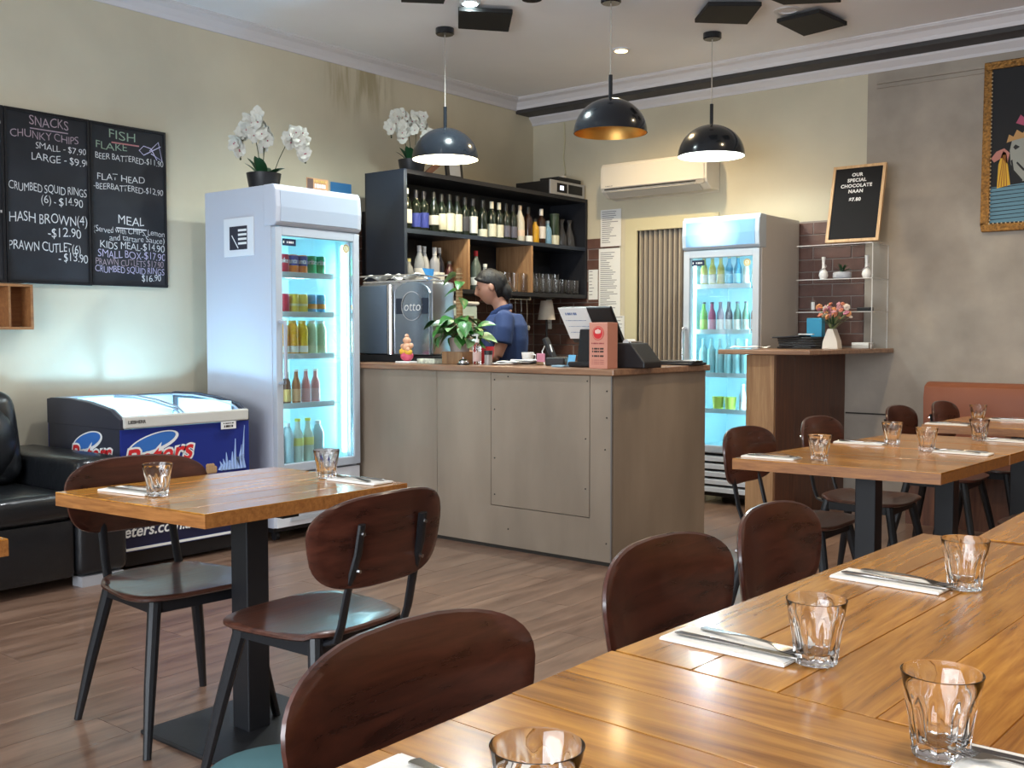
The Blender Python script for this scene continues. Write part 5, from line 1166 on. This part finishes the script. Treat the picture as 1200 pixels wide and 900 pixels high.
# screen-right is (.78,.63,0): sprays spread along it
def sr(a, z, b=0): return (.778*a-.628*b, .628*a+.778*b, z)
orchid('white orchid in a black bowl on top of the left fridge', (-5.27, 4.10, 2.102), [
    ([sr(-.02, .09), sr(-.03, .22), sr(-.05, .33), sr(-.10, .37), sr(-.14, .30), sr(-.135, .22)], 16),
    ([sr(.0, .09), sr(.0, .25), sr(.02, .36), sr(-.04, .42), sr(-.10, .38), sr(-.12, .33)], 14),
    ([sr(-.01, .09), sr(.01, .30), sr(.03, .37), sr(.0, .41), sr(-.05, .40)], 9),
    ([sr(.05, .09), sr(.09, .19), sr(.15, .31), sr(.19, .345), sr(.23, .28), sr(.24, .20)], 17)], 3, 1.06)
orchid('white orchid in a black bowl on the left end of the navy shelf unit', (-5.37, 5.50, 2.377), [
    ([sr(-.02, .09), sr(-.05, .24), sr(-.07, .34), sr(-.12, .36), sr(-.15, .30)], 11),
    ([sr(.0, .09), sr(-.02, .28), sr(-.03, .40), sr(-.08, .43), sr(-.12, .38)], 11),
    ([sr(.02, .09), sr(.03, .28), sr(.02, .40), sr(.06, .42), sr(.10, .34), sr(.11, .28)], 12)], 9)

# ================================================================ service bar top
ZB = 1.1285
t = thing('acrylic_display', 'clear acrylic display shelves standing on the walnut bar under the letter board', 'shelf', (-2.86, 7.06, ZB))
for x in (-.25, .285): obj('upright', MB().box(x, x+.006, 0, .30, 0, .72), M['acrylic'], t)
for z in (.255, .482, .72): obj('shelf_pane', MB().box(-.25, .291, 0, .30, z-.006, z), M['acrylic'], t)
obj('edge_strip', MB().box(-.25, .291, -.002, 0, .250, .255).box(-.25, .291, -.002, 0, .477, .482).box(-.25, .291, -.002, 0, .715, .72).box(.286, .291, -.002, 0, 0, .72).box(.286, .291, .30, .302, 0, .72).box(.291, .293, 0, .30, .715, .72).box(.291, .293, 0, .30, .477, .482).box(.291, .293, 0, .30, .25, .255), flat('acrylic_edge', (.62, .60, .58), .3), t)
o = bpy.data.objects.new('x', None) if False else None
def vase(label, x, y, z):
    t = thing('bottle_vase', label, 'vase', (x, y, z), 0, 'white decorated bottle vases')
    obj('vase', MB().lathe([(1e-6, 0), (.026, 0), (.024, .006), (.033, .03), (.028, .052), (.012, .075), (.009, .11), (.012, .145), (.015, .158), (.012, .160), (1e-6, .150)], 24), flat('porcelain', (.78, .76, .74), .25), t, True)
    obj('relief_spiral', MB().tube([(.030*math.cos(a)*(1-a/18), .030*math.sin(a)*(1-a/18), .022+a*.011) for a in [i*.6 for i in range(16)]], .004, 6), flat('porcelain_dark', (.45, .40, .40), .3), t, True)
vase('white bottle vase on the left of the top acrylic shelf', -2.955, 7.16, ZB+.4825); vase('white bottle vase on the right of the top acrylic shelf', -2.655, 7.18, ZB+.4825)
t = thing('succulent_pot', 'spiky green succulent in a grey oval pot between the two white vases', 'plant', (-2.825, 7.17, ZB+.4825))
obj('pot', MB().lathe([(1e-6, 0), (.045, 0), (.056, .012), (.056, .042), (.050, .05), (1e-6, .046)], 24, Matrix.Diagonal((1.15, .75, 1, 1))), flat('grey_pot', (.33, .34, .38), .5), t, True)
sl = leaf_mesh(.075, .012, .2, False); sl.materials.append(M['leafdark'])
for i in range(20):
    o = bpy.data.objects.new('leaf', sl); C.objects.link(o); o.parent = t; o.location = (0, 0, .045); o.rotation_euler = (0, -(.5+.9*((i*7) % 10)/10), i*2.4)
t = thing('glass_ornament', 'small clear glass block at the left of the middle acrylic shelf', 'ornament', (-3.02, 7.14, ZB+.2555)); obj('block', MB().rbox(-.022, .022, -.015, .015, 0, .085, .004), M['acrylic'], t); obj('core', MB().rbox(-.012, .012, -.006, .006, .015, .07, .003), M['paper'], t)
t = thing('ribbon_case', 'dark jewellery case on the middle acrylic shelf behind the bouquet', 'box', (-2.68, 7.26, ZB+.2555)); obj('case', MB().rbox(-.06, .04, -.03, .03, 0, .03, .004), M['black'], t); obj('white_pin', MB().cyl((.035, 0, .03), (.035, 0, .08), .004, None, 8), M['paper'], t)
t = thing('flower_vase', 'pale pyramid vase with a bouquet of orange and pink flowers on the walnut bar', 'vase', (-2.74, 6.80, ZB))
obj('vase', MB().prism([(-.055, 0), (.055, 0), (.05, .05), (.018, .135), (-.018, .135), (-.05, .05)], -.04, .04, 'y'), flat('vase_white', (.72, .66, .58), .5), t, bevel=.004)
random.seed(5); stm = MB(); fcol = [((.75, .33, .14), 'peach_flower'), ((.60, .20, .12), 'orange_flower'), ((.45, .16, .22), 'plum_flower'), ((.70, .60, .52), 'cream_flower'), ((.58, .28, .30), 'pink_flower_bloom')]
tuft = {}
for c, nme in fcol:
    mb = MB()
    for k in range(7):
        a = k*2*PI/7; mb.ball((.011*math.cos(a), .011*math.sin(a), .004), .009, 7, 5, (1, 1, .6))
    mb.ball((0, 0, .008), .010, 8, 6); tuft[nme] = mb.mesh('bloom'); tuft[nme].materials.append(flat(nme, c, .7)); smooth(tuft[nme], 180)
for i in range(52):
    a = random.uniform(0, 2*PI); r_ = random.uniform(.01, .13); z = .19+random.uniform(0, .12)*(1-r_*3)+.02
    p = (r_*math.cos(a), r_*.7*math.sin(a), z); stm.tube([(0, 0, .12), (p[0]*.5, p[1]*.5, .12+(z-.12)*.6), p], .0013, 5)
    if i < 40:
        o = bpy.data.objects.new('bloom', tuft[fcol[i % 5][1]]); C.objects.link(o); o.parent = t; o.location = p; o.rotation_euler = (random.uniform(-.6, .6)+.7, random.uniform(-.5, .5), a); k = random.uniform(.6, 1.35); o.scale = (k, k, k)
for i in range(22):
    a = random.uniform(0, 2*PI); o = bpy.data.objects.new('leaf', sl); C.objects.link(o); o.parent = t; o.location = (.03*math.cos(a), .03*math.sin(a), .14+random.uniform(0, .05)); o.rotation_euler = (0, -random.uniform(.2, 1.3), a)
obj('stem', stm, flat('dry_stem', (.25, .28, .12), .7), t, True)['kind'] = 'stuff'
o = tag(obj('blue_box', MB().rbox(-.055, .055, -.03, .03, 0, .13, .004), flat('box_blue', (.03, .25, .42), .5), None, loc=(-2.93, 6.98, ZB+.08)), 'blue box standing on the black trays behind the bouquet', 'box')
t = thing('menu_stack', 'stack of black menu folders and trays on the walnut bar', 'menus', (-2.96, 6.86, ZB))
for i in range(5): obj('folder', MB().rbox(-.13, .125, -.14, .16, i*.016, i*.016+.0145, .003), M['black'], t, rot=(0, 0, .06*((i*3) % 4-1.5)))
obj('folder', MB().rbox(-.17, .02, -.16, .10, .081, .091, .003), M['navyin'], t, rot=(0, -.06, .1)); 
o = tag(obj('white_card', MB().box(-.05, .05, -.015, .015, 0, .006), M['paper'], None, loc=(-2.90, 6.75, ZB+.096)), 'thin white card lying on the black menu stack', 'card')
cloth('paper_sheet', 'loose white menu sheets at the left end of the walnut bar', -3.15, 6.42, .20, .20, ZB+.003, .012, M['paper'], 'paper')
for i in range(2): tag(obj('book', MB().rbox(-.06, .06, -.05, .05, 0, .02, .003), M['paper'] if i else flat('book_grey', (.5, .48, .46), .6), None, loc=(-2.69, 7.22, ZB+.0005+i*.0205)), ['grey bound book under a white one on the walnut bar', 'white book on top at the right of the walnut bar'][i], 'book', 'books under the acrylic shelves')

# ================================================================ the woman behind the counter (built facing +x)
def woman():
    t = thing('person', 'dark haired woman in a navy polo shirt looking down behind the counter', 'person', (-4.53, 5.52, 0), math.radians(221))
    def headf(off=0.0, hair=False):
        n, m_ = 64, 48; vs = []; fs = []
        g = lambda d, s_: math.exp(-(d/s_)**2)
        for j in range(m_+1):
            th = PI*j/m_
            for i in range(n):
                ph = 2*PI*i/n
                dx, dy, dz = math.sin(th)*math.cos(ph), math.sin(th)*math.sin(ph), -math.cos(th)
                x, y, z = .092*dx, .073*dy, .112*dz
                if z < 0:
                    k = -z/.112; y *= 1-.30*k*k; x = x*(1-.12*k) + (.012*k if x > 0 else .035*k*k)
                if dx > 0:
                    x += .026*g(y, .011)*g(z+.018, .020)*dx+.010*g(y, .010)*g(z-.010, .022)
                    x += .010*g(y, .020)*g(z+.098, .020)+.007*g(y, .020)*g(z+.062, .010)
                    x -= .008*(g(y-.031, .014)+g(y+.031, .014))*g(z-.008, .013)
                    x += .004*g(abs(y)-.028, .02)*g(z-.032, .010)+.003*g(abs(y)-.04, .02)*g(z+.03, .02)
                if hair:
                    zb = .012+.70*x if x > -.020 else -.10
                    v = (z-zb)/.02; k = max(-1, min(1, v)); o_ = .012 if k > 0 else -.012
                    o_ = -.012+.024*(k*.5+.5)
                    nl = math.sqrt(dx*dx+dy*dy+dz*dz); x += dx*o_; y += dy*o_; z += dz*o_*.9
                vs.append((x, y, z))
        for j in range(m_):
            for i in range(n):
                k = (i+1) % n; fs.append((j*n+i, j*n+k, (j+1)*n+k, (j+1)*n+i))
        return vs, fs
    HT = Matrix.Translation((.085, 0, 1.548)) @ Matrix.Rotation(.30, 4, 'Y') @ Matrix.Rotation(-.05, 4, 'Z') @ Matrix.Scale(1.04, 4)
    b = MB()
    b.add(*headf(), HT)
    for sy in (-1, 1): b.ball((-.004, sy*.080, -.006), .021, 12, 8, (.75, .45, 1.3), HT)
    b.tube([(-.005, 0, 1.36), (.02, 0, 1.42), (.045, 0, 1.47), (.065, 0, 1.52)], [.062, .050, .047, .046], 20)
    b.tube([(0, 0, .88), (0, 0, .95), (.005, 0, 1.06), (.02, 0, 1.18), (.01, 0, 1.30), (-.005, 0, 1.375), (-.005, 0, 1.40)], [.13, .150, .135, .145, .128, .072, .045], 24, (1, .72))
    for sy in (-1, 1):
        b.tube([(-.005, sy*.11, 1.345), (0, sy*.165, 1.325), (.005, sy*.185, 1.26), (.02, sy*.195, 1.16), (.05, sy*.20, 1.085)], [.05, .054, .047, .042, .037], 16)
        b.tube([(.045, sy*.20, 1.09), (.10, sy*.185, 1.075), (.17, sy*.150, 1.085), (.21, sy*.125, 1.09)], [.038, .036, .028, .023], 14)
        b.tube([(.20, sy*.128, 1.09), (.24, sy*.115, 1.088), (.275, sy*.105, 1.085)], [.022, .030, .028], 14, (1, .55) if False else None)
        for k in range(4):
            yy = sy*(.128-.018*k); L_ = [.052, .062, .066, .056][k]
            b.tube([(.27, yy, 1.088), (.27+L_*.5, yy-sy*.002, 1.086), (.27+L_*.85, yy-sy*.004, 1.068), (.27+L_*.95, yy-sy*.005, 1.048)], [.0095, .0085, .0078, .0065], 8)
        b.tube([(.23, sy*.095, 1.085), (.26, sy*.068, 1.076), (.29, sy*.060, 1.066)], [.012, .010, .0075], 8)
        b.tube([(0, sy*.085, .93), (.01, sy*.095, .72), (.02, sy*.10, .49), (-.005, sy*.10, .28), (-.02, sy*.10, .10)], [.098, .082, .058, .050, .036], 16)
        b.tube([(-.045, sy*.10, .045), (.03, sy*.10, .045), (.12, sy*.105, .03)], [.036, .040, .026], 12)
    me = b.mesh('body', False); o = obj('body', me, M['skin'], t, True)
    rm = o.modifiers.new('merge', 'REMESH'); rm.mode = 'VOXEL'; rm.voxel_size = .0055; rm.use_smooth_shade = True
    sm = o.modifiers.new('relax', 'SMOOTH'); sm.factor = .5; sm.iterations = 4
    # hair
    h = MB(); h.add(*headf(0, True), HT); h.ball((-.085, 0, -.055), .045, 16, 12, (.9, 1.1, 1.3), HT); h.ball((-.06, 0, .02), .062, 16, 12, (.9, 1.05, 1.1), HT)
    h.tube([tuple(HT @ Vector(p)) for p in ((.085, .0, .082), (.062, .048, .066), (.02, .068, .040), (-.02, .072, .018), (-.06, .055, -.02))], [.008, .014, .012, .012, .012], 8)
    h.tube([tuple(HT @ Vector(p)) for p in ((.085, .0, .082), (.062, -.048, .066), (.02, -.068, .040), (-.02, -.072, .018), (-.06, -.055, -.02))], [.008, .014, .012, .012, .012], 8)
    ho = obj('hair', h.mesh('hair', False), M['hair'], t, True); r2 = ho.modifiers.new('merge', 'REMESH'); r2.mode = 'VOXEL'; r2.voxel_size = .006; r2.use_smooth_shade = True
    # face details
    for sy in (-1, 1):
        obj('eyebrow', MB().tube([tuple(HT @ Vector(p)) for p in ((.0905, sy*.014, .033), (.0895, sy*.028, .038), (.077, sy*.046, .032))], [.0028, .0032, .0018], 6), M['hair'], t, True)
        obj('eye', MB().tube([tuple(HT @ Vector(p)) for p in ((.082, sy*.018, .006), (.0825, sy*.030, .003), (.073, sy*.045, .006))], [.0015, .0024, .0015], 6), M['hair'], t, True)
    obj('lips', MB().tube([tuple(HT @ Vector(p)) for p in ((.079, -.022, -.063), (.0890, -.010, -.0605), (.0905, 0, -.062), (.0890, .010, -.0605), (.079, .022, -.063))], [.002, .004, .0045, .004, .002], 8), flat('lip_colour', (.33, .09, .08), .5), t, True)
    # polo shirt
    s_ = MB()
    s_.tube([(-.01, 0, .90), (-.01, 0, .96), (-.005, 0, 1.07), (-.01, 0, 1.19), (-.01, 0, 1.29), (-.015, 0, 1.36), (-.008, 0, 1.40)], [.165, .178, .175, .180, .172, .125, .082], 28, (1, .90))
    for sy in (-1, 1): s_.tube([(-.005, sy*.09, 1.335), (0, sy*.165, 1.322), (.006, sy*.192, 1.26), (.020, sy*.204, 1.165)], [.062, .068, .066, .070], 20)
    so = obj('polo_shirt', s_.mesh('polo_shirt', False), M['shirt'], t, True); r3 = so.modifiers.new('merge', 'REMESH'); r3.mode = 'VOXEL'; r3.voxel_size = .009; r3.use_smooth_shade = True
    sm3 = so.modifiers.new('relax', 'SMOOTH'); sm3.factor = .5; sm3.iterations = 3
    obj('collar', MB().tube([(.105, -.015, 1.315), (.075, -.055, 1.365), (.01, -.075, 1.400), (-.035, -.05, 1.412), (-.055, 0, 1.415), (-.035, .05, 1.412), (.01, .075, 1.400), (.075, .055, 1.365), (.105, .015, 1.315)], [.010, .014, .016, .016, .016, .016, .016, .014, .010], 10, (.5, 1.3)), M['shirt'], t, True)
    obj('neckline', MB().prism([(-.03, 1.40), (.03, 1.40), (.0, 1.30)], .100, .112, 'x'), M['skin'], t) if False else None
    for sy in (): obj('sleeve_cuff', MB().lathe([(.0625, -.006), (.066, -.006), (.066, .006), (.0625, .006)], 24, Matrix.Translation((.0205, sy*.2045, 1.107)) @ Matrix.Rotation(.1, 4, 'Y'), closed=True), M['shirt'], t, True)
    p_ = MB()
    for sy in (-1, 1): p_.tube([(0, sy*.085, .93), (.01, sy*.095, .72), (.02, sy*.10, .49), (-.005, sy*.10, .28), (-.02, sy*.10, .085)], [.112, .098, .076, .070, .064], 18)
    p_.tube([(0, 0, .84), (0, 0, .98)], [.15, .160], 24, (1, .8))
    po = obj('trousers', p_.mesh('trousers', False), M['trousers'], t, True); r4 = po.modifiers.new('merge', 'REMESH'); r4.mode = 'VOXEL'; r4.voxel_size = .012; r4.use_smooth_shade = True
woman()
